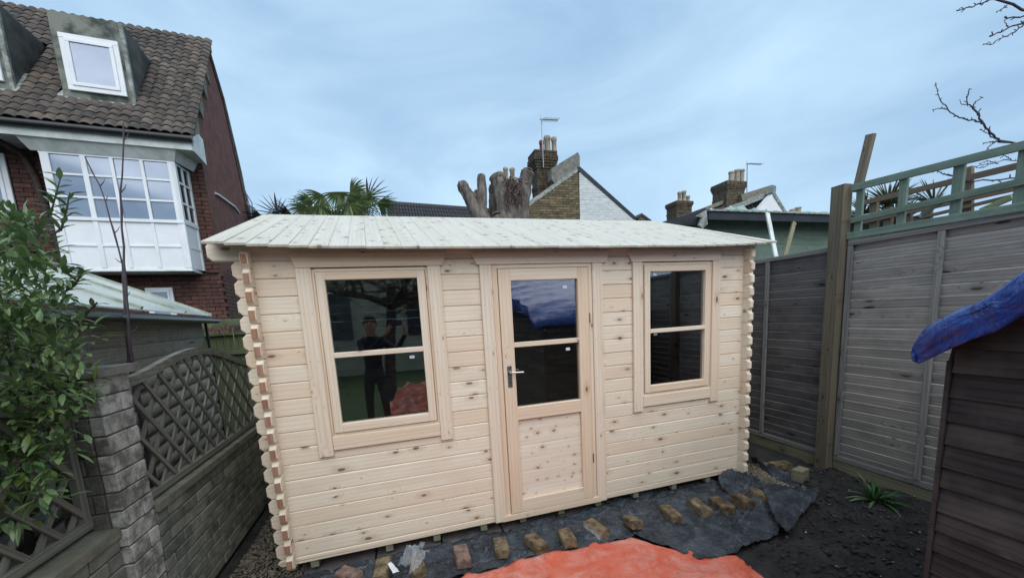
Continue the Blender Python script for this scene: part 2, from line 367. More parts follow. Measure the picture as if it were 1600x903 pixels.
class Acc:
    def __init__(s): s.V = []; s.F = []; s.M = []
    def add(s, V, F, mi=0):
        o = len(s.V); s.V += [Vector(v) for v in V]; s.F += [tuple(i+o for i in f) for f in F]; s.M += [mi]*len(F); return s
    def box(s, c, d, M=None, mi=0):
        x, y, z = (k/2 for k in d); c = Vector(c)
        V = [Vector((a, b, e)) for a in (-x, x) for b in (-y, y) for e in (-z, z)]
        V = [((M @ v) if M else v)+c for v in V]
        return s.add(V, [(0, 1, 3, 2), (4, 6, 7, 5), (0, 4, 5, 1), (2, 3, 7, 6), (0, 2, 6, 4), (1, 5, 7, 3)], mi)
    def bar(s, A, B, w, t, up=(0, 0, 1), mi=0):
        A = Vector(A); B = Vector(B); return s.box((A+B)/2, ((B-A).length, t, w), axes(A, B, up).to_3x3(), mi)
    def build(s, name, mats, parent=None, smooth=False, kind=None):
        o = raw(name, s.V, s.F, mats, parent, smooth)
        if isinstance(mats, (list, tuple)): o.data.polygons.foreach_set('material_index', s.M)
        if kind: o['kind'] = kind
        return o
def loftgrid(name, rows, mat, parent=None, thick=.002, smooth=True):
    """rows: list of equal-length lists of points -> sheet with thickness"""
    m, n = len(rows), len(rows[0]); V = [Vector(p) for r in rows for p in r]
    F = [(i*n+j, i*n+j+1, (i+1)*n+j+1, (i+1)*n+j) for i in range(m-1) for j in range(n-1)]
    o = raw(name, V, F, mat, parent, smooth)
    md = o.modifiers.new('solid', 'SOLIDIFY'); md.thickness = thick; md.offset = 1
    return o
def resample(P, n):
    P = [Vector(p) for p in P]; d = [0]
    for a, b in zip(P, P[1:]): d.append(d[-1]+(b-a).length)
    o = []
    for i in range(n):
        s = d[-1]*i/(n-1); k = 0
        while k < len(d)-2 and d[k+1] < s: k += 1
        o.append(P[k].lerp(P[k+1], (s-d[k])/max(1e-9, d[k+1]-d[k])))
    return o
def fbm(x, y, s=1, o=4, seed=0):
    return mnoise.fractal(Vector((x*s+seed, y*s-seed, seed*.37)), .8, 2.1, o)

# ================================================================== GROUND (structure)
GZ = -.10
def ground_z(x, y):
    if abs(x) > 9 or y > 6 or y < -8: return GZ-.01
    z = GZ-.012
    if x > 2.4 and y < .1: z += .045*fbm(x, y, 2.2, 5, 3)+.032*fbm(x, y, 9, 4, 5)
    if x < 3.15: z = min(z, GZ-.02)
    if x > 4.0: z += .03*min(1, (x-4.0)/.8)
    return min(z, GZ+.08)
def grid(name, x0, x1, y0, y1, nx, ny, mat, zf, kind='structure'):
    V = [(x0+(x1-x0)*i/nx, y0+(y1-y0)*j/ny, 0) for j in range(ny+1) for i in range(nx+1)]
    V = [(x, y, zf(x, y)) for x, y, _ in V]
    F = [(j*(nx+1)+i, j*(nx+1)+i+1, (j+1)*(nx+1)+i+1, (j+1)*(nx+1)+i) for j in range(ny) for i in range(nx)]
    return tag(raw(name, V, F, mat, smooth=True), kind=kind)
grid('ground', -300, 300, -300, 300, 4, 4, plain('far_ground', (.06, .065, .05), .95), lambda x, y: GZ-.16)
grid('soil', -.6, 5.2, -3.2, 3.6, 190, 220, SOIL, ground_z)
grid('lawn', -5, 7, -14, -3.2, 20, 20, LAWN, lambda x, y: GZ-.03)
grid('soil_beyond', -14, -.6, -3.4, 12, 20, 20, SOIL, lambda x, y: GZ-.05)

# ================================================================== LOG CABIN
WID, P_ = 3.958, .114
cabin = thing('log_cabin', 'new pale pine log cabin with a half-glazed door and two windows', 'summerhouse', (WID/2, 1.45, 0))
LT = .044
def logmesh(L, h, cl, cr, mat, c=.026):
    k = ('log', round(L, 3), round(h, 4), cl, cr, mat.name)
    if k not in _cache:
        a, b = L/2, h/2-.0008; e = .0008
        o = []
        o += [(-a+c, -b), ] if cl else [(-a, -b)]
        o += [(a-c, -b), (a, -b+c)] if cr else [(a, -b)]
        o += [(a, b-c), (a-c, b)] if cr else [(a, b)]
        o += [(-a+c, b), (-a, b-c), (-a, -b+c)] if cl else [(-a, b)]
        V, F = prismVF(o, LT, .006)
        me = bpy.data.meshes.new('log'); me.from_pydata(V, [], F); me.materials.append(mat); fixn(me); _cache[k] = me
    return _cache[k]
YF = LT/2       # centre of the front wall; face at Y = 0
def flog(x0, x1, z0, z1, cl=False, cr=False, y=YF):
    return inst('log', logmesh(x1-x0, z1-z0, cl, cr, PINE), Matrix.Translation(((x0+x1)/2, y+random.uniform(-.0012, .0012), (z0+z1)/2)), cabin)
OL, OR = -.13, WID+.13
flog(OL+.0, 1.515, 0, .055, True); flog(2.42, OR, 0, .055, False, True)
for k in range(18):
    z0 = .055+k*P_; z1 = z0+P_
    if z1 < .87:
        segs = [(OL, 1.515), (2.42, OR)]
    elif z0 < 2.0:
        segs = [(OL, .30), (1.10, 1.515), (2.42, 2.83), (3.62, OR)]
    else: segs = [(OL, 1.7), (1.7, OR)]
    for s in segs: flog(s[0], s[1], z0, z1, s[0] == OL, s[1] == OR)
inst('wall_plate', logmesh(WID+.25+.15, .12, True, True, PINE), Matrix.Translation(((-.25+WID+.15)/2, YF, 2.107+.06)), cabin)
# side walls (offset half a log), back wall
DEP = 2.9
Mside = Matrix.Rotation(R(90), 4, 'Z')
for xs in (-.030, WID+.030):
    for k in range(19):
        z0 = k*P_; L = DEP+.17
        m = logmesh(L, P_, True, True, PINE)
        inst('side_log', m, Matrix.Translation((xs, DEP/2, z0+P_/2)) @ Mside, cabin)
    # end grain faces on the projecting ends
    for k in range(19):
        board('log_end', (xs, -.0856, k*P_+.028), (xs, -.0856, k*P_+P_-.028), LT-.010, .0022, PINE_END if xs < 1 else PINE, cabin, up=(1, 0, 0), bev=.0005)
for k in range(19):
    z0 = k*P_; inst('back_log', logmesh(WID+.26, P_, True, True, PINE), Matrix.Translation((WID/2, DEP, z0+P_/2)), cabin)
board('floor', (0.02, DEP/2, .03), (WID-.02, DEP/2, .03), DEP-.1, .018, PINE, cabin, up=(0, 1, 0))
# gable infill rows on both sides
for xs in (-.030, WID+.030):
    for k in range(5):
        z = 19*P_+k*.1+.05; half = 1.45*(1-(k+1)*.1/.56)
        if half > .1: board('gable_log', (xs, 1.45-half, z), (xs, 1.45+half, z), .098, LT, PINE, cabin)
# purlins showing at the gables
for y, z in ((1.45, 2.66), (.75, 2.42), (2.15, 2.42)):
    board('purlin', (-.18, y, z), (WID+.12, y, z), .11, .05, PINE, cabin)
# bearers under the front wall
for x in (.1, .62, .98, 1.36, 1.70, 2.05, 2.41, 2.80, 3.22, 3.62, 3.9):
    board('bearer', (x, .012, -.028), (x, DEP, -.028), .05, .055, BEARER, cabin)
# roof boards: from ridge to eave
NB = 39; RY, RZ = 1.45, 2.745; EY, EZ = -.165, 2.158
Tb = .017
def eave(u):
    s = 2*u-1; return EZ+.036*abs(s)**5+random.uniform(-.0015, .0015)
for side in (0, 1):
    for i in range(NB):
        u = (i+.5)/NB
        xr = -.28+(4.065+.28)*u; xe = -.205+(4.16+.205)*u
        ze = eave(u) if side == 0 else EZ
        ye = EY if side == 0 else 2*RY-EY
        A = Vector((xr, RY+(-.002 if side == 0 else .002), RZ)); B = Vector((xe, ye+random.uniform(-.003, .003), ze))
        o = board('roof_board', A, B, .1105 if side == 0 else .1115, Tb, PINE_ROOF, cabin, up=(1, 0, 0), bev=.002)
board('ridge_board', (-.24, RY, RZ-.06), (WID+.12, RY, RZ-.06), .05, .04, PINE, cabin)

# trim boards and openings
def vboard(name, x0, x1, z0, z1, y0, t, mat, par, **k):      # front face at y0-t
    return board(name, ((x0+x1)/2, y0-t/2, z0), ((x0+x1)/2, y0-t/2, z1), x1-x0, t, mat, par, up=(1, 0, 0), **k)
def hboard(name, x0, x1, z0, z1, y0, t, mat, par, **k):
    return board(name, (x0, y0-t/2, (z0+z1)/2), (x1, y0-t/2, (z0+z1)/2), z1-z0, t, mat, par, **k)
def lintel(x0, x1, z0, z1, fl, y0, t):
    V, F = prismVF([(x0+fl, z0), (x1-fl, z0), (x1, z1), (x0, z1)], t, .003)
    cx, cz = (x0+x1)/2, (z0+z1)/2
    me = bpy.data.meshes.new('lintel_board'); me.from_pydata([(a-cx, b, c-cz) for a, b, c in V], [], F); me.materials.append(PINE_TRIM); fixn(me)
    return inst('lintel_board', me, Matrix.Translation((cx, y0-t/2, cz)), cabin)
def window(x0, x1, label, stick):
    w = bpy.data.objects.new('window', None); reg(w, Matrix.Translation(((x0+x1)/2, 0, .9)), cabin); w['label'] = label
    vboard('trim_board', x0-.088, x0+.006, .765, 2.056, -.0005, .022, PINE_TRIM, w); vboard('trim_board', x1-.006, x1+.088, .765, 2.056, -.0005, .022, PINE_TRIM, w)
    hboard('sill_board', x0+.008, x1-.008, .805, .902, -.0005, .022, PINE_TRIM, w)
    # reveal (outer frame)
    for a, b in ((x0, x0+.022), (x1-.022, x1)): vboard('frame', a, b, .902, 2.050, .055, .062, PINE_TRIM, w)
    hboard('frame', x0+.022, x1-.022, 2.030, 2.052, .055, .062, PINE_TRIM, w); hboard('frame', x0+.022, x1-.022, .9, .922, .055, .062, PINE_TRIM, w)
    a, b = x0+.026, x1-.026; s0, s1 = .926, 2.028; y = .030; st = .056
    vboard('sash_stile', a, a+st, s0, s1, y, .05, PINE_TRIM, w); vboard('sash_stile', b-st, b, s0, s1, y, .05, PINE_TRIM, w)
    hboard('sash_rail', a+st, b-st, s1-.052, s1, y, .05, PINE_TRIM, w); hboard('sash_rail', a+st, b-st, s0, s0+.062, y, .052, PINE_TRIM, w)
    hboard('glazing_bar', a+st, b-st, 1.452, 1.487, y-.002, .05, PINE_TRIM, w)
    for z0, z1 in ((s0+.062, 1.452), (1.487, s1-.052)):
        hboard('glass_pane', a+st-.004, b-st+.004, z0-.004, z1+.004, .012, .004, GLASS, w, bev=.0005)
    for (sx, sz) in stick:
        hboard('label_sticker', sx, sx+.035, sz, sz+.022, .0065, .0006, STICK, w, bev=.0001)
window(.318, 1.082, 'left, wider window reflecting the garden', [(.90, 1.405)])
window(2.855, 3.60, 'right window with two dark panes', [(2.985, 1.945), (2.99, 1.43)])
nails = Acc()
for xs_ in ((.250, .302), (1.098, 1.150)):
    for z_ in (.80, 1.12, 1.44, 1.76, 2.03):
        for x_ in xs_: nails.box((x_, -.0228, z_), (.005, .0015, .005))
for xs_ in ((1.475, 1.530), (2.402, 2.458), (2.782, 2.835), (3.622, 3.672)):
    for z_ in (.80, 1.12, 1.44, 1.76, 2.03):
        for x_ in xs_: nails.box((x_, -.0228, z_), (.005, .0015, .005))
nails.build('nail_heads', METAL, cabin, kind='stuff')
lintel(.20, 1.22, 2.058, 2.150, .035, -.0005, .024)
lintel(1.40, 2.55, 2.058, 2.150, .035, -.0005, .024)
lintel(2.72, 3.70, 2.058, 2.150, .035, -.0005, .024)
# door
dr = bpy.data.objects.new('door', None); reg(dr, Matrix.Translation((1.97, 0, 0)), cabin)
for a, b in ((1.455, 1.548), (2.385, 2.478)): vboard('trim_board', a, b, .004, 2.056, -.0005, .022, PINE_TRIM, cabin)
vboard('door_jamb', 1.550, 1.590, .05, 2.056, .02, .034, PINE_TRIM, cabin); vboard('door_jamb', 2.352, 2.383, .05, 2.056, .02, .034, PINE_TRIM, cabin)
hboard('door_head', 1.590, 2.352, 2.028, 2.056, .02, .034, PINE_TRIM, cabin)
hboard('threshold', 1.515, 2.42, .0, .052, .03, .054, PINE_TRIM, cabin)
D0, D1 = 1.594, 2.348; y = .018
vboard('stile', D0, D0+.098, .056, 2.024, y, .042, PINE_TRIM, dr); vboard('stile', D1-.098, D1, .056, 2.024, y, .042, PINE_TRIM, dr)
A_, B_ = D0+.098, D1-.098
hboard('rail', A_, B_, 1.935, 2.024, y, .042, PINE_TRIM, dr); hboard('rail', A_, B_, .84, .945, y, .042, PINE_TRIM, dr); hboard('rail', A_, B_, .056, .165, y, .042, PINE_TRIM, dr)
hboard('glazing_bar', A_, B_, 1.425, 1.462, y-.002, .04, PINE_TRIM, dr)
zz = .165
for k in range(6):
    h = (.84-.165)/6; hboard('door_plank', A_-.004, B_+.004, zz+k*h+.0008, zz+(k+1)*h-.0008, y+.002, .016, DOORP, dr, bev=.0025)
for z0, z1 in ((.945, 1.425), (1.462, 1.935)): hboard('glass_pane', A_-.004, B_+.004, z0-.004, z1+.004, .006, .004, GLASS, dr, bev=.0005)
for sx, sz in ((2.13, 1.865), (2.14, 1.365)): hboard('label_sticker', sx, sx+.036, sz, sz+.022, .0010, .0006, STICK, dr, bev=.0001)
# handle with back plate and keyhole
hd = vboard('handle', D0+.030, D0+.066, 1.115, 1.285, y-.042, .004, METAL, dr, bev=.0015)
tube('lever', [(D0+.048, y-.045, 1.235), (D0+.048, y-.078, 1.235), (D0+.056, y-.083, 1.235), (D0+.150, y-.083, 1.232)], .0075, CHROME, hd, 8)
tube('rose', [(D0+.048, y-.046, 1.235), (D0+.048, y-.052, 1.235)], .013, CHROME, hd, 10)
tube('keyhole', [(D0+.048, y-.0463, 1.155), (D0+.048, y-.0475, 1.155)], .006, BLACKP, hd, 8)
for z in (.42, 1.62): tube('hinge', [(D1+.002, y-.046, z-.04), (D1+.002, y-.046, z+.04)], .005, METAL, dr, 6)

# ================================================================== SLABS, MEMBRANE, LOOSE BRICKS, TARPAULIN
for i in range(8):
    x0 = .02+i*.5
    a = Acc(); a.box((x0+.245, .13, GZ-.004), (.485, .46, .04)); o = a.build('paving_slab', SLAB)
    tag(o, 'flat grey paving slab half hidden under the front edge of the cabin', 'paving slab', 'paving slabs under the cabin front')
def sheet(name, top, bot, nu, nv, amp, seed, base=.008, mat=MEMB, parent=None, edge=.0, thick=.003, zf=None, freq=5):
    T = resample(top, nu); B = resample(bot, nu); rows = []
    for j in range(nv):
        v = j/(nv-1); row = []
        for i in range(nu):
            p = T[i].lerp(B[i], v); u = i/(nu-1)
            n = fbm(p.x, p.y, freq, 5, seed); rdg = 1-abs(fbm(p.x*.6+p.y*.8, p.y*.5, freq*.55, 3, seed+9))*1.8
            z = p.z+base+amp*(.55*n+.75*max(0, rdg)**3+.35*(1-abs(fbm(p.x, p.y, freq*2.4, 2, seed+17))*2.2))
            if zf: z += zf(u, v)
            e = min(u, 1-u, v, 1-v)
            p2 = Vector((p.x+.012*fbm(p.y, p.x, 6, 3, seed+2), p.y+.012*fbm(p.x, p.y, 6, 3, seed+4), z+edge*max(0, 1-e*10)))
            row.append(p2)
        rows.append(row)
    return loftgrid(name, rows, mat, parent, thick)
G = lambda px, py, z=GZ: at(px, py, 'Z', z)
strip = sheet('weed_membrane', [(-.12, -.03, GZ+.01), (.6, -.02, GZ+.012), (1.5, -.02, GZ+.012), (2.66, .03, GZ+.015)],
      [(.0, -.42, GZ-.005), (.6, -.47, GZ-.005), (1.05, -.44, GZ), (1.72, -.435, GZ), (2.45, -.475, GZ)], 150, 36, .030, 2, .014, zf=lambda u, v: .035*math.exp(-((v-.32)/.09)**2)*(1 if u < .8 else .3))
tag(strip, 'long crumpled strip of black membrane along the cabin base under the left window', 'weed membrane')
big = thing('weed_membrane', 'large creased blue-black membrane sheet under the right window, its far corner folded over', 'weed membrane', (3.1, -.4, GZ))
sheet('sheet', [(2.60, .10, GZ+.01), (3.2, .06, GZ+.01), (3.75, .03, GZ+.01), (4.12, .02, GZ+.02)],
      [G(990, 836), G(1095, 879), G(1150, 868), G(1212, 838), (3.72, -.70, GZ), (4.2, -.46, GZ)], 110, 64, .034, 5, .022, parent=big, edge=-.008)
sheet('folded_corner', [at(1188, 762, 'Z', GZ+.05), at(1230, 765, 'Z', GZ+.07), at(1283, 770, 'Z', GZ+.04)],
      [at(1212, 818, 'Z', GZ+.05), at(1228, 833, 'Z', GZ+.045), at(1240, 828, 'Z', GZ+.03)], 40, 34, .035, 8, .02, parent=big)
tag(sheet('weed_membrane', [at(1122, 745, 'Z', GZ+.10), at(1150, 740, 'Z', GZ+.06), at(1166, 742, 'Z', GZ+.05)], [at(1126, 770, 'Z', GZ+.02), at(1160, 778, 'Z', GZ+.02), at(1182, 770, 'Z', GZ+.02)], 26, 22, .05, 12, .02),
    'small upright flap of black membrane at the right front corner of the cabin', 'weed membrane')
tag(sheet('weed_membrane', [at(1170, 712, 'Z', GZ+.10), at(1205, 730, 'Z', GZ+.08), at(1262, 748, 'Z', GZ+.06)], [at(1176, 722, 'Z', GZ+.01), at(1205, 744, 'Z', GZ+.01), at(1245, 764, 'Z', GZ+.01)], 34, 12, .03, 15, .01),
    'narrow dark membrane edge running between the gravel and the fence base', 'weed membrane')
rt = sheet('red_tarpaulin', [(.85, -.52, GZ+.0), at(730, 901, 'Z', GZ), at(850, 869, 'Z', GZ), at(985, 842, 'Z', GZ), at(1070, 866, 'Z', GZ), at(1150, 871, 'Z', GZ)],
      [(.3, -2.9, GZ), (.9, -2.9, GZ), (1.5, -2.7, GZ), (2.0, -2.5, GZ), (2.4, -2.3, GZ), at(1215, 925, 'Z', GZ)], 120, 110, .011, 21, .010, REDT, zf=lambda u, v: .02*(u-.6)*(u > .6)+.022*max(0, 1-abs(fbm(u*3+v*1.2, v*.7, 1.6, 2, 77))*5)**2, freq=4.5)
tag(rt, 'faded red tarpaulin laid over the ground in the bottom foreground', 'tarpaulin')

# loose bricks: the photograph's row in front of the cabin
def brickmesh(l, w, h, seed, mat):
    import bmesh
    rnd = random.Random(seed); b = bmesh.new(); bmesh.ops.create_cube(b, size=1)
    for v in b.verts: v.co.x *= l; v.co.y *= w; v.co.z *= h
    bmesh.ops.bevel(b, geom=b.edges[:], offset=.006, segments=2, affect='EDGES')
    bmesh.ops.subdivide_edges(b, edges=[e for e in b.edges if e.calc_length() > .03], cuts=2, use_grid_fill=True)
    for v in b.verts:
        n = Vector(mnoise.noise_vector(v.co*18+Vector((seed, 0, 0))))*.0045; v.co += n
        if v.co.x > l*.36 and rnd.random() < .25: v.co.x -= .006
    me = bpy.data.meshes.new('brick'); b.to_mesh(me); b.free(); me.materials.append(mat); return me
BR = [  # px, py, length, yaw deg, label, tilt
    (545, 899, 0.17, 140, 'reddish brick end, leftmost in the row at the bottom edge of the picture', 0),
    (598, 890, 0.215, 85, 'pale yellow brick left of the one wrapped in clear film', 0),
    (652, 886, 0.215, 96, 'ochre brick partly wrapped in clear film', 0),
    (722, 868, 0.215, 90, 'pinkish grey brick just right of the clear film', 0),
    (783, 855, 0.19, 83, 'small mossy yellow brick below the left door post', 0),
    (838, 849, 0.215, 100, 'grey-yellow brick set askew below the door', 0),
    (886, 840, 0.18, 83, 'dark brown brick below the middle of the door', 0),
    (932, 826, 0.215, 103, 'brown brick with a whitewashed side face', 0),
    (988, 815, 0.215, 80, 'dark brick sticking out from under the membrane edge', 18),
    (1048, 803, 0.215, 80, 'flat buff brick, first on the big membrane', 0),
    (1093, 793, 0.23, 81, 'big pitted brick, second on the big membrane', 0),
    (1127, 789, 0.215, 83, 'yellow-green brick, third on the big membrane', 0),
    (1160, 782, 0.18, 86, 'small greenish brick, fourth on the big membrane', 0),
    (1192, 775, 0.215, 95, 'dark brown brick at the right end of the row', 0),
    (1218, 727, .20, 170, 'rounded grey brick lying on the gravel by the fence', 0)]
for i, (px, py, l, yaw, lab, tilt) in enumerate(BR):
    p = at(px, py, 'Z', GZ+.055); hgt = .065
    o = inst('loose_brick', brickmesh(l, .102, hgt, i+1, LOOSE if i not in (3, 0) else LOOSE_R), Matrix.Translation((p.x, p.y, GZ+.055)) @ Matrix.Rotation(R(yaw), 4, 'Z') @ Matrix.Rotation(R(tilt+random.uniform(-3, 3)), 4, 'Y') @ Matrix.Rotation(R(random.uniform(-4, 4)), 4, 'X'))
    if i == 7:
        o.data.materials.append(LOOSE_W)
        for f_ in o.data.polygons: f_.material_index = 1 if f_.normal.y > .7 else 0
    tag(o, lab, 'brick', 'loose bricks weighing down the membrane')
p = at(1250, 742, 'Z', 0)
o = tag(board('wood_offcut', (p.x-.05, p.y, .0), (p.x+.09, p.y+.03, -.0), .11, .09, GRAVB), 'short square block of weathered timber beside the fence post base', 'timber block')
# clear film scrap with white tape
fl = thing('plastic_film', 'crumpled clear plastic film with a white tape end on the bricks', 'plastic film', (.78, -.25, GZ))
sheet('film', [at(640, 858, 'Z', 0), at(664, 856, 'Z', 0)], [at(622, 893, 'Z', 0), at(640, 893, 'Z', -.02)], 14, 14, .04, 31, .03, FILM, fl, thick=.001, freq=14)
sheet('film', [at(646, 866, 'Z', -.0), at(672, 864, 'Z', -.0)], [at(640, 905, 'Z', -.02), at(650, 905, 'Z', -.02)], 14, 14, .03, 33, .03, FILM, fl, thick=.001, freq=14)
sheet('tape', [at(606, 884, 'Z', -.02), at(612, 881, 'Z', -.02)], [at(616, 901, 'Z', -.02), at(625, 898, 'Z', -.02)], 6, 8, .01, 35, .02, STICK, fl, thick=.002, freq=14)

# gravel: scattered stones
def stones(name, pts, mat, smin, smax, kind='stuff', flat=.6):
    a = Acc(); T = []
    for k in range(8):
        V = [Vector((x, y, z)).normalized() for x in (-1, 1) for y in (-1, 1) for z in (-1, 1)]
        T.append([v*(random.uniform(.7, 1.2)) for v in V])
    F = [(0, 1, 3, 2), (4, 6, 7, 5), (0, 4, 5, 1), (2, 3, 7, 6), (0, 2, 6, 4), (1, 5, 7, 3)]
    for x, y, z in pts:
        s = random.uniform(smin, smax); M = Matrix.Rotation(random.uniform(0, 6.3), 3, 'Z') @ Matrix.Rotation(random.uniform(-.5, .5), 3, 'X')
        t = random.choice(T); sx = random.uniform(.8, 1.5)
        a.add([M @ Vector((v.x*s*sx, v.y*s, v.z*s*flat))+Vector((x, y, z+s*flat*.3)) for v in t], F)
    return a.build(name, mat, kind=kind)
tag(grid('gravel_path', -.5, 4.6, -.9, 3.2, 4, 4, GRAVELBED, lambda x, y: GZ-.015 if x < -.0 else GZ-.2), kind='structure')
pts = [(random.uniform(-.5, .06), random.uniform(-.9, 1.6), GZ+random.uniform(-.008, .006)) for _ in range(7500)]
tag(stones('gravel', pts, GRAVD, .005, .012), 'brown gravel in the narrow gap between the trellis wall and the cabin', 'gravel')
poly = []
for _ in range(4200):
    u, v = random.random(), random.random()
    a = Vector((4.1, .35, 0)).lerp(Vector((4.78, .1, 0)), u); b = Vector((3.86, -.34, 0)).lerp(Vector((4.40, -.36, 0)), u)
    q = a.lerp(b, v); poly.append((q.x+random.gauss(0, .02), q.y+random.gauss(0, .02), GZ+random.uniform(0, .02)))
tag(stones('gravel', poly, GRAVS, .006, .015), 'patch of pale gravel beside the right corner of the cabin', 'gravel')
pts = []
for _ in range(1900):
    x = random.uniform(2.8, 5.0); y_ = random.uniform(-2.6, -.1)
    if x < 3.15 and y_ < -.4 or x < 3.0: continue
    pts.append((x, y_, ground_z(x, y_)+.004))
tag(stones('soil_debris', pts, plain('soil_clod', (.04, .037, .037), .95, 0, (.02, .02, .021), 12), .006, .022), 'clods of dark soil scattered over the bed', 'soil')
tag(stones('soil_clods', [(p[0], p[1], p[2]) for p in random.sample(pts, 170)], SOIL, .016, .036), 'larger lumps of dark soil and rubble on the bed', 'soil')
pts = [(p[0], p[1], p[2]+.008) for p in random.sample(pts, 230)]
tag(stones('wood_chips', pts, CHIPS, .004, .012, flat=.35), 'pale wood chips scattered over the dark soil', 'wood chips')

# ================================================================== RIGHT FENCE (plane X = 5)
FX = 5.0
def fence_panel(y0, y1, z0, z1, label, n, slat, battens, dz=0):
    """y0 > y1 (runs towards the camera)"""
    f = thing('overlap_fence', label, 'fence panel', (FX, (y0+y1)/2, z0))
    cap = board('top_rail', (FX-.005, y0, z1-.02), (FX-.005, y1, z1-.02+dz), .045, .05, FRAMEW, f)
    board('bottom_rail', (FX-.012, y0, z0+.03), (FX-.012, y1, z0+.03), .05, .03, FRAMEW, f)
    for i in range(n):
        h = (z1-.03-z0)/n; z = z0+h*(i+.5)
        tiltz = Vector((-.16 , 0, 1))
        w = h*1.35
        o = board('slat', (FX+.012, y0, z+random.uniform(-.004, .004)), (FX+.012, y1, z+random.uniform(-.004, .004)+dz*i/n), w, .010, slat, f, up=(-.30, 0, 1), bev=.002)
    for y in battens:
        board('batten', (FX-.020, y, z0+.06), (FX-.020, y, z1-.045), .042, .026, FRAMEW, f, up=(0, 1, 0))
    return f
fence_panel(1.78, -.055, .03, 2.155, 'dark weathered fence panel behind the cabin corner, left of the tall post', 23, SLAT_DK, (-.078, .60, 1.2))
fence_panel(-.215, -2.04, .03, 2.185, 'grey weathered overlap fence panel right of the tall post', 24, SLAT, (-.238, -.87, -1.5))
fence_panel(-2.15, -4.0, .03, 2.17, 'weathered fence panel behind the dark shed, nearest the camera', 24, SLAT, (-2.2, -2.8, -3.4))
for y0, y1, lab in ((1.78, -.06, 'low mossy gravel board under the dark fence panel'), (-.21, -2.04, 'pale gravel board behind the strap-leaved plant')):
    tag(board('gravel_board', (FX-.004, y0, -.065), (FX-.004, y1, -.065), .185, .03, GRAVB), lab, 'gravel board')
def post(x, y, z0, z1, w, lab, mat=POSTW):
    f = thing('fence_post', lab, 'fence post', (x, y, z0))
    board('shaft', (x, y, z0), (x, y, z1), w, w, mat, f, up=(0, 1, 0), bev=.006)
    return f
pp = post(4.955, -.145, -.16, 2.70, .118, 'tall square timber post between the dark and the grey fence panels')
V = [(4.955+sx*.062, -.145+sy*.062, 2.701) for sx, sy in ((-1, -1), (1, -1), (1, 1), (-1, 1))]+[(4.955, -.145, 2.716)]
raw('cap', V, [(0, 1, 4), (1, 2, 4), (2, 3, 4), (3, 0, 4), (3, 2, 1, 0)], POSTW, pp)
post(FX-.03, -2.095, -.16, 2.4, .10, 'timber fence post hidden behind the dark shed')
tag(board('timber_post', at(1339, 300, 'X', 5.06), at(1361, 210, 'X', 5.06), .062, .05, POSTW, up=(0, 1, 0)), 'leaning timber post end rising behind the tall fence post', 'timber post')
# green trellis topper
tp = thing('trellis_topper', 'green painted open trellis on top of the grey fence panel', 'trellis', (FX, -1.1, 2.2))
board('rail', (FX-.02, -.205, 2.232), (FX-.02, -2.05, 2.195), .062, .04, GREENW, tp)
board('rail', at(1330, 345, 'X', FX-.03), at(1600, 274, 'X', FX-.03)+Vector((0, -.8, -.03)), .050, .022, GREENW, tp)
board('rail', at(1332, 294, 'X', FX-.03), at(1600, 229, 'X', FX-.03)+Vector((0, -.8, -.03)), .060, .022, GREENW, tp)
for px, w in ((1340, .055), (1407, .055), (1492, .062), (1593, .065)):
    b_ = at(px, {1340: 368, 1407: 354, 1492: 338, 1593: 322}[px], 'X', FX)
    board('upright', (FX, b_.y, 2.22), (FX, b_.y, 2.64), w, .03, GREENW, tp, up=(0, 1, 0))
board('brace', at(1440, 336, 'X', FX+.03), at(1482, 308, 'X', FX+.03), .035, .02, GREENW, tp, up=(0, 0, 1))
board('brace', at(1532, 330, 'X', FX+.10), at(1582, 308, 'X', FX+.10), .04, .02, wood('pale_green_brace', (.36, .40, .22), (.26, .3, .16), (.15, .17, .1)), tp)
# second, brown trellis in the garden beyond
t2 = thing('rail_fence', 'brown horizontal rails of an open fence in the next garden, seen through the green trellis', 'fence', (6.2, -.6, 2))
def r2(a, b, w): board('rail', at(a[0], a[1], 'X', 6.1), at(b[0], b[1], 'X', 6.1), w, .03, BROWNW, t2)
r2((1337, 320), (1600, 257), .055); r2((1337, 350), (1600, 292), .04); r2((1440, 340), (1600, 302), .03); r2((1420, 368), (1600, 340), .05)
for px, y0, y1 in ((1366, 310, 400), (1388, 325, 400), (1418, 318, 392), (1512, 262, 360), (1449, 320, 380)): board('upright', at(px, y1, 'X', 6.14), at(px, y0, 'X', 6.14), .07, .05, BROWNW if px > 1400 else POSTW, t2, up=(0, 1, 0))

# ================================================================== DARK SHED WITH BLUE TARPAULIN (right foreground)
SX, SY = 2.75, -2.0
shed = thing('timber_shed', 'dark brown overlap-boarded shed with a blue tarpaulin roof cover, right foreground', 'shed', (3.6, -3.0, GZ))
zz = [1.474, 1.386, 1.296, 1.206, 1.118, 1.03, .95, .853, .773, .689, .60, .51, .42, .33, .24, .15, .06]
def shedside(A, B, outn):
    A = Vector(A); B = Vector(B)
    for k in range(len(zz)+6):
        zb = zz[k-6] if k >= 6 else 1.474+.088*(6-k)
        zt = zb+.118
        o = Vector(outn)
        a = A+o*.006; b = B+o*.006
        if k < 6:                                     # boards above the low eave follow the rising roof
            s = (zt-1.50)/.45; a = A+o*.006+(B-A).normalized()*max(0, s)
            if outn[0] == 0: continue
            if (B-a).dot(B-A) <= .2: continue
        board('board', a+Vector((0, 0, (zb+zt)/2)), b+Vector((0, 0, (zb+zt)/2)), zt-zb, .011, SHEDW, shed, up=(o[0]*-.13, o[1]*-.13, 1), bev=.0015)
shedside((SX, SY-.012, 0), (SX, -4.3, 0), (-1, 0, 0))
shedside((SX+.012, SY, 0), (4.4, SY, 0), (0, 1, 0))
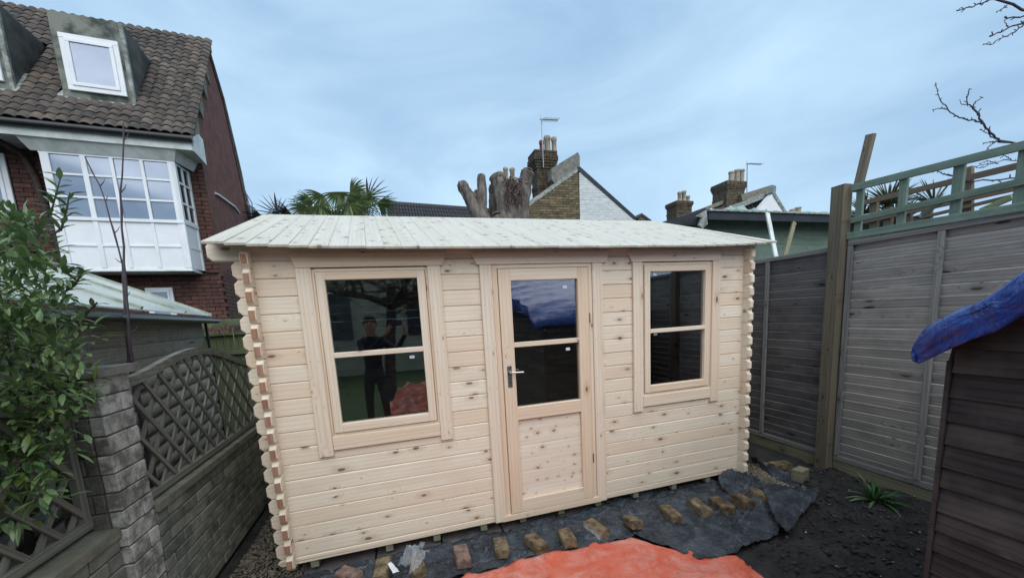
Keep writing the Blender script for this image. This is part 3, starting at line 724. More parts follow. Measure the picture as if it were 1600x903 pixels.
for x, y in ((SX-.004, SY+.004),): board('corner_post', (SX-.003, SY-.004, GZ), (SX-.003, SY-.004, 1.43), .014, .042, SHEDW, shed, up=(0, 1, 0))

prof = [(-1.972, 1.45), (-1.958, 1.49), (-1.966, 1.54), (-1.995, 1.58), (-2.06, 1.635), (-2.13, 1.69), (-2.2, 1.745), (-2.45, 1.84), (-2.8, 1.94), (-3.4, 2.08), (-4.3, 2.35)]
PR = resample([(0, a, b) for a, b in prof], 46); rows = []
drops = [.060, .055, .045, .05, .07, .11, .15, .2, .2, .2]
for i, p in enumerate(PR):
    u = i/45; row = []
    dk = .005 + .115*min(1, u*22) + .16*min(1, max(0, (u-.10)*2.0))
    for j in range(40):
        v = j/39
        if v < .22:                      # skirt hanging on the left side
            k = v/.22; x = 2.612-.012*math.sin(k*3.1); z = p.z-.015-dk*(1-k)
        else:
            k = (v-.22)/.78; x = 2.612+1.85*k; z = p.z-.015*(1-min(1, k*20))+.04*math.sin(k*3)
        w = .016*fbm(p.y*3, x*1.2+v*3, 2.6, 4, 41)+.012*math.sin(p.y*16+x*5)*(1 if v < .5 else .4)
        row.append((x+w*(v < .22), p.y+w*.5, z+w))
    rows.append(row)
tarp = loftgrid('blue_tarpaulin', rows, BLUET, None, .003)
tag(tarp, 'shiny blue tarpaulin draped over the dark shed roof at the right edge', 'tarpaulin')
# gable filler so the shed is closed
raw('wall_panel', [(SX+.02, -2.03, GZ), (SX+.02, -4.3, GZ), (SX+.02, -4.3, 2.2), (SX+.02, -2.9, 1.82), (SX+.02, -2.3, 1.6), (SX+.02, -2.03, 1.4)], [(0, 1, 2, 3, 4, 5)], SHEDW, shed)
raw('wall_panel', [(4.4, -2.03, GZ), (4.4, -4.3, GZ), (4.4, -4.3, 2.2), (4.4, -2.03, 1.4)], [(0, 1, 2, 3)], SHEDW, shed)

# ================================================================== STRAP-LEAVED PLANT
def blade(base, d, L, w, droop, n=7, fold=.25):
    d = Vector(d).normalized(); side = d.cross(Vector((0, 0, 1))); side = side.normalized() if side.length > .05 else Vector((1, 0, 0))
    V = []; F = []; p = Vector(base); q = d.copy()
    for i in range(n):
        t = i/(n-1); ww = w*(.75+.5*math.sin(t*2.2))*(1-t**3)+.001
        nn = side.cross(q)
        V += [p-side*ww/2+nn*ww*fold, p, p+side*ww/2+nn*ww*fold]
        p = p+q*(L/(n-1)); q = (q+Vector((0, 0, -droop*(t+.25)))).normalized()
    for i in range(n-1):
        a = i*3; F += [(a, a+1, a+4, a+3), (a+1, a+2, a+5, a+4)]
    return V, F
pb = at(1368, 782, 'Z', -.085)
agp = thing('strap_leaved_plant', 'small green strap-leaved plant growing at the foot of the grey fence', 'plant', pb)
rs = random.Random(5)
for i in range(34):
    a = i*2.4+rs.uniform(-.3, .3); el = rs.uniform(.35, 1.25) if i > 10 else rs.uniform(.15, .5)
    L = rs.uniform(.15, .26); V, F = blade(pb+Vector((math.cos(a)*.012, math.sin(a)*.012, 0)), (math.cos(a)*math.cos(el), math.sin(a)*math.cos(el), math.sin(el)), L, rs.uniform(.018, .028), rs.uniform(.14, .3))
    raw('leaf', V, F, STRAP_L if i in (1, 4, 6, 9, 12, 20) else STRAP, agp, True)

# ================================================================== LEFT: pier, low wall, lattice panels
WX = -.6       # right face of the wall
BR_L, BR_H = .215, .065
def brickbox(name, l, w, h, mat, seed=0):
    k = ('bb', name, round(l, 3), round(w, 3), round(h, 3), mat.name, seed)
    if k not in _cache:
        import bmesh
        rnd = random.Random(seed+11); b = bmesh.new(); bmesh.ops.create_cube(b, size=1)
        for v in b.verts:
            v.co.x *= l; v.co.y *= w; v.co.z *= h
        if h > .04: bmesh.ops.bevel(b, geom=b.edges[:], offset=.004, segments=1, affect='EDGES')
        for v in b.verts: v.co += Vector(mnoise.noise_vector(v.co*14+Vector((seed*3.1, 0, 0))))*.0035
        me = bpy.data.meshes.new(name); b.to_mesh(me); b.free(); me.materials.append(mat); _cache[k] = me
    return _cache[k]
pier = thing('brick_pier', 'square grey brick pier with a concrete cap between the two lattice panels', 'brick pier', (-.72, -.39, GZ))
PX0, PX1, PY0, PY1, PT = -.85, -.605, -.505, -.27, 1.49
a = Acc(); a.box(((PX0+PX1)/2, (PY0+PY1)/2, (GZ+PT)/2), (PX1-PX0-.016, PY1-PY0-.016, PT-GZ)); a.build('mortar', MORTAR, pier)
nC = 16; ch = (PT-GZ)/nC
for k in range(nC):
    z = GZ+ch*(k+.5); rs = random.Random(k); h = ch-.009
    if k % 2:
        inst('brick', brickbox('brick', PY1-PY0, .06, h, PBRICK, k % 4), Matrix.Translation((PX1-.03+rs.uniform(-.003, .004), (PY0+PY1)/2, z)) @ Mside, pier)
        cuts = [PX0, PX0+.13, PX1-.062]
    else:
        m_ = PY0+.15
        inst('brick', brickbox('brick', m_-PY0-.006, .06, h, PBRICK, k % 4), Matrix.Translation((PX1-.03+rs.uniform(-.003, .004), (PY0+m_)/2, z)) @ Mside, pier)
        inst('brick', brickbox('brick', PY1-m_, .06, h, PBRICK, k % 4), Matrix.Translation((PX1-.03+rs.uniform(-.003, .004), (PY1+m_)/2, z)) @ Mside, pier)
        cuts = [PX0, PX1-.062]
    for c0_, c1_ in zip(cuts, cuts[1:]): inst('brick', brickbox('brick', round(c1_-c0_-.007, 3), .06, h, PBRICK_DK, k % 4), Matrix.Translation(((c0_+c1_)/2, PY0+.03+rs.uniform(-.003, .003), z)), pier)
cp = Acc(); cp.box((-.725, -.395, PT+.022), (.33, .32, .042)); cp.build('cap', CONC, pier)
# low wall
def lowwall(y0, y1, label, zt=.66):
    w = thing('low_brick_wall', label, 'wall', (WX-.06, (y0+y1)/2, GZ))
    a = Acc(); a.box((WX-.06, (y0+y1)/2, (GZ+zt)/2), (.094, abs(y1-y0), zt-GZ)); a.build('mortar', MORTAR, w)
    rows_ = 10; h = (zt-GZ)/rows_
    for k in range(rows_):
        y = y0+(.11 if k % 2 else 0); first = True
        if k % 2:
            inst('brick', brickbox('brick', .10, .10, h-.009, WALLBR, k % 4), Matrix.Translation((WX-.052, y0+.053, GZ+h*(k+.5))) @ Mside, w)
        j = 0
        while y < y1-.05:
            L = min(.222, y1-y)
            inst('brick', brickbox('brick', round(L-.009, 2), .10, h-.009, WALLBR, (k+j) % 4), Matrix.Translation((WX-.052+random.uniform(-.002, .003), y+L/2, GZ+h*(k+.5))) @ Mside, w)
            y += L; j += 1
    n = max(1, int((y1-y0)/.6+.5))
    for i in range(n):
        L = (y1-y0)/n
        b = Acc(); b.box((WX-.062, y0+L*(i+.5), zt+.027), (.15, L-.006, .048)); b.build('coping', COPE, w)
    return w
lowwall(-.268, 4.2, 'low algae-stained brick wall running back beside the cabin')
# nearer wall lies a little left of the pier face
WXk = WX; WX = -.64
lowwall(-2.6, -.507, 'low wall under the nearer lattice panel, bottom left corner', .66); WX = WXk
def lattice(x, y0, y1, z0, ztop, label, mat=LATT, sp=.19):
    w = thing('lattice_panel', label, 'trellis panel', (x, (y0+y1)/2, z0))
    n = 40; T = [(x, y0+(y1-y0)*i/n, ztop((i/n))) for i in range(n+1)]
    # curved top rail
    V = []; F = []
    for i, p in enumerate(T):
        p = Vector(p)
        for dx, dz in ((-.022, -.03), (.022, -.03), (.022, .022), (-.022, .022)): V.append(p+Vector((dx, 0, dz)))
    for i in range(n):
        for k in range(4): F.append((i*4+k, i*4+(k+1) % 4, (i+1)*4+(k+1) % 4, (i+1)*4+k))
    F += [(0, 1, 2, 3), (n*4+3, n*4+2, n*4+1, n*4)]
    raw('top_rail', V, F, LATT, w)
    board('bottom_rail', (x, y0, z0+.022), (x, y1, z0+.022), .045, .04, mat, w)
    board('end_stile', (x, y0+.02, z0+.045), (x, y0+.02, ztop(0)-.03), .04, .036, mat, w, up=(0, 1, 0))
    board('end_stile', (x, y1-.02, z0+.045), (x, y1-.02, ztop(1)-.03), .04, .036, mat, w, up=(0, 1, 0))
    zmin = z0+.03
    def clip(ya, za, dy, dz):
        P = []; s = -3.0
        while s < 3.0:
            y = ya+dy*s; z = za+dz*s
            if y0+.02 < y < y1-.02 and z > zmin and z < ztop((y-y0)/(y1-y0))-.01: P.append((y, z))
            s += .01
        return (P[0], P[-1]) if len(P) > 6 else None
    for sgn, dx in ((1, -.008), (-1, .008)):
        for i in range(-16, 40):
            c = clip(y0+i*sp, z0, math.cos(R(50)), sgn*math.sin(R(50)))
            if c: board('lath', (x+dx, c[0][0], c[0][1]), (x+dx, c[1][0], c[1][1]), .028, .013, mat, w, bev=.0015)
    return w
def arch(t):
    return 1.425+.155*(.5-.5*math.cos(2*math.pi*min(1, max(0, (t-.0)))))**.75 - .08*t
lattice(-.655, -.262, 1.56, .725, arch, 'arched diamond lattice panel on the low wall between the pier and the cabin')
lattice(-.655, 1.66, 3.4, .725, arch, 'arched lattice panel further back, mostly hidden by the cabin')
lattice(-.745, -2.35, -.515, .735, lambda t: 1.36+.15*(.5-.5*math.cos(2*math.pi*t))**.75, 'nearer diamond lattice panel left of the pier, partly behind the evergreen shrub', sp=.17)

# ================================================================== SHRUB, TWIGS
def leafVF(p, d, L, w, up=Vector((0, 0, 1)), curl=.2):
    d = Vector(d).normalized(); s = d.cross(up); s = s.normalized() if s.length > .05 else Vector((1, 0, 0)); n = s.cross(d)
    V = []
    for t, k in ((0, .12), (.28, .85), (.58, 1), (.85, .5), (1, .02)):
        c = Vector(p)+d*L*t-n*curl*L*t*t
        V += [c-s*w*k/2+n*w*.13*k, c, c+s*w*k/2+n*w*.13*k]
    F = []
    for i in range(4): a = i*3; F += [(a, a+1, a+4, a+3), (a+1, a+2, a+5, a+4)]
    return V, F
shrub = thing('evergreen_shrub', 'glossy evergreen laurel shrub filling the left edge in front of the lattice', 'shrub', (-.98, -.6, GZ))
rs = random.Random(3)
cl = []
for px_, py_, t_, r_ in ((25, 345, 1.72, .075), (66, 385, 1.72, .07), (98, 432, 1.7, .06), (30, 372, 1.72, .11), (-10, 380, 1.75, .16), (62, 430, 1.72, .10), (20, 455, 1.7, .17), (78, 478, 1.68, .12), (40, 520, 1.68, .18), (98, 540, 1.66, .13), (10, 580, 1.65, .20), (70, 600, 1.64, .17), (108, 610, 1.64, .09),
        (20, 660, 1.6, .18), (85, 660, 1.62, .12), (50, 715, 1.58, .13), (0, 745, 1.55, .14), (98, 700, 1.60, .07), (60, 770, 1.52, .08), (20, 800, 1.5, .08), (-60, 500, 1.8, .3), (-60, 700, 1.7, .3)):
    cl.append((tuple(dep(px_, py_, t_)), r_))
leaves = []
for c, r in cl:
    c = Vector(c)
    for i in range(int(135*(r/.15)**2)):
        v = Vector((rs.gauss(0, 1), rs.gauss(0, 1), rs.gauss(0, 1))).normalized(); rr = r*rs.uniform(.2, 1.08)
        p = c+Vector((v.x*rr, v.y*rr, v.z*rr))
        d = (v*.6+Vector((rs.uniform(-.6, .8), rs.uniform(-.8, .4), rs.uniform(-.35, .75))))
        leaves.append((p, d, rs.choice((.035, .05, .06, .07, .082))*rs.uniform(.9, 1.1), rs.uniform(.014, .026)))
# loose sprays growing past the crown
sprays = [([(-.95, -.35, 1.98), (-.84, -.33, 2.15), (-.74, -.32, 2.33), (-.68, -.31, 2.50)], 34), ([(-.80, -.33, 2.18), (-.72, -.33, 2.22), (-.68, -.33, 2.32), (-.655, -.33, 2.40)], 22),
          ([(-1.0, -.3, 2.05), (-.99, -.3, 2.2), (-1.02, -.3, 2.32)], 18), ([(-.80, -.35, 1.88), (-.70, -.35, 1.95), (-.66, -.34, 2.02)], 24), ([(-.82, -.33, 1.75), (-.68, -.35, 1.80), (-.62, -.36, 1.86)], 12),
          ([(-.80, -.42, 1.5), (-.68, -.44, 1.48), (-.60, -.45, 1.50)], 8), ([(-.85, -.45, 1.2), (-.76, -.5, 1.13), (-.70, -.52, 1.10)], 9), ([(-.95, -.33, 2.1), (-.88, -.33, 2.22), (-.86, -.33, 2.3)], 20)]
for P, n in sprays:
    tube('branch', P, [.006, .005, .004, .002][:len(P)], TWIG, shrub, 6)
    Q = resample(P, 30)
    for i in range(n):
        t = .25+.75*i/n; p = Q[int(t*29)]; a = i*2.4
        leaves.insert(0, (p, Vector((math.cos(a), math.sin(a)*.8, rs.uniform(.2, 1.1))), rs.uniform(.055, .085), rs.uniform(.018, .028)))
for P in ([(-1.15, -.35, GZ), (-1.1, -.35, .7), (-1.02, -.36, 1.3), (-.98, -.36, 2.0)], [(-1.1, -.4, GZ), (-1.05, -.45, .6), (-.95, -.46, 1.2), (-.85, -.42, 1.7)], [(-1.12, -.5, .2), (-1.1, -.55, .8), (-1.0, -.5, 1.2)]):
    tube('stem', P, [.018, .015, .010, .006][:len(P)], BARK_DK, shrub, 7)
leaves.sort(key=lambda l: (l[0]-CAM).length)
for p, d, L, w in leaves[:290]:
    V, F = leafVF(p, d, L, w, curl=rs.uniform(0, .35)); raw('leaf', V, F, LEAF_Y if rs.random() < .12 else LEAF, shrub, True, org=p)
a = Acc()
for p, d, L, w in leaves[290:]:
    V, F = leafVF(p, d, L, w, curl=rs.uniform(0, .35)); a.add(V, F)
a.build('foliage', LEAF, shrub, True, 'stuff')

def stem(name, lab, pts, rad, mat, twigs=0, seed=1, cat='sapling', nodes=True):
    t = thing(name, lab, cat, pts[0]); Q = resample(pts, 26); rr = [rad*(1-.75*i/25)*(1+(.35 if nodes and i % 4 == 0 else 0)) for i in range(26)]
    rs = random.Random(seed); Q = [p+Vector((rs.uniform(-1, 1), rs.uniform(-1, 1), 0))*rad*.35 for p in Q]
    tube('stem', Q, rr, mat, t, 7)
    for i in range(twigs):
        k = rs.randint(6, 24); d = Vector((rs.uniform(-1, 1), rs.uniform(-1, 1), rs.uniform(.3, 1))).normalized()
        tube('twig', [Q[k], Q[k]+d*rad*3, Q[k]+d*rad*4.5+Vector((0, 0, rad))], [rad*.35, rad*.22, rad*.1], mat, t, 5)
    return t
b0 = dep(207, 575, 3.0); b0g = Vector((b0.x-.0, b0.y, GZ))
stem('bare_sapling', 'taller straight bare sapling stem rising past the white bay window', [b0g, dep(205, 560, 3.0), dep(197, 440, 3.0), dep(188, 330, 3.0), dep(193, 192, 3.0)], .016, TWIG, 8, 1)
stem('bare_sapling', 'shorter leaning bare sapling stem crossing the white bay window', [b0g+Vector((-.04, .02, 0)), dep(201, 565, 3.02), dep(190, 410, 3.02), dep(160, 300, 3.02), dep(132, 245, 3.02)], .013, TWIG, 5, 2)

# ================================================================== NEIGHBOUR'S OUTBUILDING (log-lap wall, sheet roof)
OA = R(10); od = Vector((-math.sin(OA), math.cos(OA), 0)); on = Vector((math.cos(OA), math.sin(OA), 0))     # along, outward (+x)
OE = Vector((-1.6, 2.0, 0)); far = OE+od*1.95; near = OE-od*4.4
ob = thing('garden_outbuilding', 'long low garden building with rounded log-lap boards and a pale translucent sheet roof', 'outbuilding', OE+Vector((-1, 0, GZ)))
for k in range(15):
    z = GZ+.0+k*.142+.06
    if z > 1.80: break
    V = []; F = []; m = 9
    for e, P in enumerate((near, far)):
        for i in range(m):
            th = -math.pi/2+math.pi*i/(m-1); V.append(P+on*(.058*max(0, math.cos(th))**.75 if z < 1.33 else .012*math.cos(th))+Vector((0, 0, z+.070*math.sin(th))))
    for i in range(m-1): F.append((i, i+1, m+i+1, m+i))
    F.append(tuple(range(m-1, -1, -1))); F.append(tuple(range(m, 2*m)))
    raw('wall_board', V, F, LOGLAP, ob, False)
a = Acc(); c = (near+far)/2-on*.03; a.bar(near-on*.03+Vector((0, 0, .88)), far-on*.03+Vector((0, 0, .88)), 1.95, .05); a.build('back_wall', LOGLAP, ob)
a = Acc(); a.bar(far-on*.0+Vector((0, 0, .88)), far-on*1.8+Vector((0, 0, .88)), 1.95, .05); a.build('end_wall', LOGLAP, ob)
board('corner_strip', far+on*.05+Vector((0, 0, GZ)), far+on*.05+Vector((0, 0, 1.86)), .03, .03, FELT, ob, up=(0, 1, 0))
eh = 1.90; rise = .62; run = 1.15
for i in range(5):
    w0, w1 = near+od*(i*1.27), near+od*(i*1.27+1.262)
    lo = on*.14; V = [w0+lo+Vector((0, 0, eh)), w1+lo+Vector((0, 0, eh)), w1-on*run+Vector((0, 0, eh+rise)), w0-on*run+Vector((0, 0, eh+rise))]
    V += [v+Vector((0, 0, .012)) for v in V]
    raw('roof_sheet', V, [(0, 1, 2, 3), (7, 6, 5, 4), (0, 4, 5, 1), (2, 6, 7, 3), (1, 5, 6, 2), (0, 3, 7, 4)], CLEARP, ob)
for i in range(6):
    w0 = near+od*(i*1.27-.003)
    board('glazing_bar', w0+on*.145+Vector((0, 0, eh+.022)), w0-on*run+Vector((0, 0, eh+rise+.022)), .05, .03, BAR, ob, up=od)
board('ridge_bar', near-on*run+Vector((0, 0, eh+rise+.03)), far-on*run+Vector((0, 0, eh+rise+.03)), .06, .05, BAR, ob)
board('eave_beam', near+on*.10+Vector((0, 0, eh-.045)), far+od*.04+on*.10+Vector((0, 0, eh-.045)), .06, .05, BROWNW, ob)
V, F = tubeVF([near+on*.17+Vector((0, 0, eh-.075)), far+od*.12+on*.17+Vector((0, 0, eh-.075))], .035, 10); raw('gutter', V, F, BLACKP, ob, True)
# mossy back fence with small lattice, behind the outbuilding and the cabin
mf = thing('mossy_fence', 'green mossy boarded fence with dried grass hanging over it, behind the outbuilding corner', 'fence', (-1.6, 4.7, GZ))
for k in range(36):
    x = -3.4+k*.105; board('pale', (x, 4.7, GZ), (x, 4.7, 1.62+.02*random.random()), .10, .018, MOSSW, mf, up=(1, 0, 0))
board('rail', (-3.4, 4.66, 1.62), (.3, 4.66, 1.62), .05, .06, MOSSW, mf); board('rail', (-3.4, 4.66, 1.80), (.3, 4.66, 1.80), .12, .02, MOSSW, mf)
board('rail', (-3.4, 4.655, 1.30), (.3, 4.655, 1.30), .06, .05, MOSSW, mf)
a = Acc(); rs = random.Random(9)
for i in range(90):
    x = rs.uniform(-2.1, -1.2); a.add(*blade((x, 4.62, rs.uniform(1.7, 1.9)), (rs.uniform(-.6, .6), -.4, rs.uniform(-.3, .6)), rs.uniform(.2, .5), .008, .5, 6, 0))
tag(a.build('dried_grass', leafmat('straw', (.32, .30, .20), (.2, .19, .12)), None, True, 'stuff'), 'wisps of dried climbing grass draped over the mossy fence', 'grass')

# ================================================================== BRICK HOUSE (left)
HA = R(6); HO = Vector((-2.5, 6.3, GZ)); ha = Vector((math.cos(HA), math.sin(HA), 0)); hb = Vector((-math.sin(HA), math.cos(HA), 0))
def H(u, b, z): return HO+ha*u+hb*b+Vector((0, 0, z))
HM = Matrix((ha, hb, Vector((0, 0, 1)))).transposed().to_4x4()
house = thing('brick_house', 'red-brown brick house with white bay window, pantile roof and mossy dormers', 'house', H(-2.5, 2, 0))
def hbox(name, u0, u1, b0_, b1_, z0, z1, mat, par=None):
    me = boardmesh(u1-u0, z1-z0, b1_-b0_, min(.004, (b1_-b0_)*.2), mat, name)
    return inst(name, me, Matrix.Translation(H((u0+u1)/2, (b0_+b1_)/2, (z0+z1)/2)) @ HM, par or house)
def hpoly(name, pts, ext, mat, par=None):      # pts in (u,b,z); extruded by vector ext in the same frame
    A = [H(*p) for p in pts]; e = H(*ext)-HO; n = len(A); B = [p+e for p in A]
    F = [tuple(range(n)), tuple(range(2*n-1, n-1, -1))]+[(i, n+i, n+(i+1) % n, (i+1) % n) for i in range(n)]
    o = raw(name, A+B, F, mat, par or house); fixn(o.data); return o
hbox('wall', -6, -.01, .02, .2, 0, 5.1, MORTAR_R)
hpoly('side_wall', [(.03, .03, 0), (.03, .03, 5.15), (.03, 0.0, 5.55), (.03, 1.79, 8.05), (.03, 2.6, 7.3), (.03, 3.35, 5.9), (.03, 3.7, 4.6), (.03, 3.8, 0)], (-.2, 0, 0), RENDER)
hpoly('wall', [(-.2, 3.4, 0), (-.2, 3.4, 4.6), (-6, 3.4, 4.6), (-6, 3.4, 0)], (0, .1, 0), MORTAR_R)
# verge coping down the rear slope
for (b0_, z0), (b1_, z1) in (((1.79, 8.13), (2.62, 7.38)), ((2.62, 7.38), (3.37, 5.95)), ((3.37, 5.95), (3.72, 4.6)), ((3.72, 4.6), (3.82, 2.0))):
    board('verge_coping', H(.0, b0_, z0), H(.0, b1_, z1), .14, .07, CEMENT, house, up=tuple(ha))
rs = random.Random(4)
bk = Acc(); nb = 0
def brickrun(u0, u1, z0, z1):
    global nb
    nrow = int((z1-z0)/.075)
    for r in range(nrow):
        z = z0+.075*(r+.5); u = u0-(.11 if r % 2 else 0)
        while u < u1:
            a_, b_ = max(u, u0), min(u+.215, u1)
            if b_-a_ > .04:
                L = round((b_-a_)/.02)*.02
                if nb < 290:
                    inst('brick', brickbox('brick', L, .05, .066, HBRICK, rs.randint(0, 2)), Matrix.Translation(H((a_+b_)/2, .002+rs.uniform(-.003, .003), z)) @ HM, house); nb += 1
                else: bk.box(H((a_+b_)/2, .002, z), (b_-a_-.005, .05, .066), HM.to_3x3())
            u += .225
brickrun(-1.6, .05, 2.25, 2.92); brickrun(-.17, .05, 2.92, 4.98); brickrun(-2.62, -2.05, 3.3, 5.05)
brickrun(-3.5, -2.62, 3.3, 3.88); brickrun(-3.6, .05, .0, 2.25); brickrun(-3.5, -2.05, 2.25, 3.3)
bk.build('brickwork', HBRICK, house, kind='stuff')
bs = Acc()
for r in range(44):
    z = .075*(r+.5); b_ = (.11 if r % 2 else 0); lim = 1.2+1.2*math.sin(r*1.7)*0+0
    while b_ < 3.7:
        if z < 2.9+.35*math.sin(b_*2)*.5: bs.box(H(.045, b_+.107, z), (.05, .215, .066), HM.to_3x3())
        b_ += .225
bs.build('side_brickwork', HBRICK, house, kind='stuff')
# windows on the wall
def hwindow(u0, u1, z0, z1, b_, fw=.07, name='window'):
    w = hbox(name, u0, u1, b_-.02, b_+.02, z1-fw, z1, UPVC)
    hbox('frame', u0, u1, b_-.02, b_+.02, z0, z0+fw, UPVC, w); hbox('frame', u0, u0+fw, b_-.018, b_+.018, z0+fw, z1-fw, UPVC, w); hbox('frame', u1-fw, u1, b_-.018, b_+.018, z0+fw, z1-fw, UPVC, w)
    k = fw*1.0
    hbox('sash', u0+k, u1-k, b_-.034, b_-.004, z1-fw*1.75, z1-k, UPVC, w); hbox('sash', u0+k, u1-k, b_-.034, b_-.004, z0+k, z0+fw*1.75, UPVC, w)
    hbox('sash', u0+k, u0+fw*1.75, b_-.032, b_-.006, z0+fw*1.7, z1-fw*1.7, UPVC, w); hbox('sash', u1-fw*1.75, u1-k, b_-.032, b_-.006, z0+fw*1.7, z1-fw*1.7, UPVC, w)
    hbox('pane', u0+fw*1.5, u1-fw*1.5, b_-.015, b_-.009, z0+fw*1.5, z1-fw*1.5, HGLASS, w)
    return w
hwindow(-3.4, -2.64, 3.90, 4.87, -.03); hwindow(-1.15, -.74, 2.0, 2.65, -.04, .05)
# pantile roof
TH = math.atan(1.2115); ct, st_ = math.cos(TH), math.sin(TH)
def RP(u, s, h=0): return H(u, -.66+s*ct-h*st_, 5.19+s*st_+h*ct)      # point on the roof: u along eave, s up slope, h above
RL = (1.79+.66)/ct
hpoly('roof_deck', [(.09, -.6, 5.17), (.09, 1.79, 8.07), (-6, 1.79, 8.07), (-6, -.6, 5.17)], (0, .03, -.06), FELT)
hpoly('rear_roof', [(.05, 1.79, 8.07), (.05, 2.62, 7.30), (-6, 2.62, 7.30), (-6, 1.79, 8.07)], (0, 0, -.06), TILE_DK)
hpoly('rear_roof', [(.05, 2.62, 7.30), (.05, 3.7, 4.6), (-6, 3.7, 4.6), (-6, 2.62, 7.30)], (0, -.05, -.05), TILE_DK)
TW, TE, TLn = .148, .178, .215
prf = []
for i in range(9):
    x = i/8; prf.append((x*(TW+.012)-TW/2, .030*math.sin(math.pi*min(1, x*1.18))**.8 if x < .85 else -.004*math.sin((x-.85)/.15*3.14)))
V = []; F = []
for j, (s, lift) in enumerate(((0, .018), (TLn, 0.0))):
    for k, dz in enumerate((0, -.012)):
        for x, z in prf: V.append((x, s, z+lift+dz))
n9 = 9
for i in range(8):
    F += [(i, i+1, 18+i+1, 18+i), (9+i+1, 9+i, 27+i, 27+i+1), (i+1, i, 9+i, 9+i+1)]
tme = bpy.data.meshes.new('roof_tile'); tme.from_pydata(V, [], F); tme.materials.append(TILE); tme.polygons.foreach_set('use_smooth', [False]*len(tme.polygons)); tme.update()
RM = Matrix((ha, (hb*ct+Vector((0, 0, st_))), (-hb*st_+Vector((0, 0, ct))))).transposed().to_4x4()
def indorm(u, s):
    for u0, u1 in ((-1.76, -.70), (-3.28, -2.25)):
        sd_ = (u0 < u < u1)
        if sd_ and s*st_+5.19 > 5.80 and s*st_+5.19 < 7.08: return True
    return False
tiles = []
nr = int(RL/TE)+1
for r in range(nr):
    for c in range(40):
        u = .065-c*TW; s = r*TE
        if u < -5.8 or indorm(u, s+.1): continue
        tiles.append((u, s))
tiles.sort(key=lambda t: (not (t[0] > -2.35-.26*t[1]), -t[0]))
ra = Acc(); rs = random.Random(8)
for i, (u, s) in enumerate(tiles):
    M = Matrix.Translation(RP(u+rs.uniform(-.003, .003), s+rs.uniform(-.006, .006), .02+rs.uniform(0, .004))) @ RM @ Matrix.Rotation(rs.uniform(-.02, .02), 4, 'Z')
    if i < 300: inst('roof_tile', tme, M, house)
    else: ra.add([M @ Vector(v) for v in V], F)
ra.build('roof_tiles', TILE, house, kind='stuff')
# ridge, verge mortar with ragged drips
V_, F_ = tubeVF([H(.1, 1.80, 8.06), H(-6, 1.80, 8.06)], .10, 8); raw('ridge_tile', V_, F_, CEMENT, house, True)
hbox('ridge_vent', -.62, -.32, 1.74, 1.86, 8.14, 8.19, FELT)
pts_ = [(.088, -.66+s*ct+.03, 5.19+s*st_-.02) for s in [RL*i/12 for i in range(13)]]
low = []
for i in range(24, -1, -1):
    s = RL*i/24; d = .09+(.26 if i in (4, 9, 14, 18) else (.13 if i in (5, 10, 3, 15) else .02))+.02*math.sin(i*5)
    low.append((.088, -.66+s*ct+.05+.10*(d > .2), 5.19+s*st_-d))
hpoly('verge_mortar', pts_+low, (-.03, 0, 0), CEMENT)
# gutter, fascia, soffit, bargeboard
V_, F_ = tubeVF([H(.13, -.70, 5.13), H(-6, -.70, 5.13)], .055, 10); raw('gutter', V_, F_, BLACKP, house, True)
hbox('fascia', -6, .09, -.655, -.625, 4.96, 5.14, FASCIA)
hpoly('soffit', [(-2.45, -.62, 4.975), (.09, -.62, 4.975), (.09, .0, 4.975), (-2.45, .0, 4.975)], (0, 0, .02), FASCIA)
hpoly('bay_cove', [(-2.16, -.622, 4.965), (-.16, -.622, 4.965), (-.235, -.51, 4.80), (-2.08, -.51, 4.80)], (0, .04, .02), FASCIA)
hpoly('bay_cove', [(-.16, -.622, 4.965), (-.02, .0, 4.965), (-.10, .0, 4.80), (-.235, -.51, 4.80)], (-.03, 0, .01), FASCIA)
hpoly('bargeboard', [(.092, -.66, 5.16), (.092, -.63, 4.955), (.092, .02, 4.955), (.092, .02, 5.42), (.092, -.2, 5.42)], (.018, 0, 0), FASCIA)
# downpipe
tube('downpipe', [H(-2.9, -.66, 5.10), H(-2.60, -.45, 5.02), H(-2.38, -.12, 4.86), H(-2.30, -.08, 4.5), H(-2.16, -.07, 3.0), H(-2.12, -.07, 0)], .05, BARK_DK, house, 8)
V_, F_ = tubeVF([H(.045, .57, 4.60), H(.06, .75, 4.62), H(.06, 2.0, 4.72), H(.05, 2.48, 4.70)], .022, 6); raw('white_pipe', V_, F_, UPVC, house, True)
for P in ([(.06, 3.45, 5.6), (.1, 3.55, 5.2), (.08, 3.6, 4.7)], [(.06, 3.5, 5.5), (.16, 3.62, 5.25), (.12, 3.66, 4.9), (.1, 3.7, 4.4)], [(.08, 3.5, 5.15), (.2, 3.66, 5.12)]):
    tube('cable', [H(*p) for p in P], .014, METAL, house, 5)
# bay window
bay = hbox('bay_window', -2.02, -.245, -.50, 0.0, 2.915, 2.955, UPVC)
hbox('bay_base', -2.03, -.235, -.515, .0, 2.895, 2.915, FASCIA, bay)
hbox('bay_panel', -2.0, -.262, -.485, -.44, 2.955, 3.74, UPVC, bay)
hbox('sill', -2.01, -.245, -.515, -.44, 3.74, 3.795, UPVC, bay)
MU = [-1.915, -1.47, -1.11, -.71, -.315]
for i, u in enumerate(MU):
    w = .05 if 0 < i < 4 else .07; w = .07 if i == 1 else w
    u2 = u-.02 if i == 0 else (u+.02 if i == 4 else u)
    hbox('mullion', u2-w/2-(.02 if i in (0, 4) else 0), u2+w/2+(.02 if i in (0, 4) else 0), -.505, -.455, 3.795, 4.80, UPVC, bay)
    hbox('panel_stile', u2-w/2-(.02 if i in (0, 4) else 0), u2+w/2+(.02 if i in (0, 4) else 0), -.502, -.48, 2.958, 3.738, UPVC, bay)
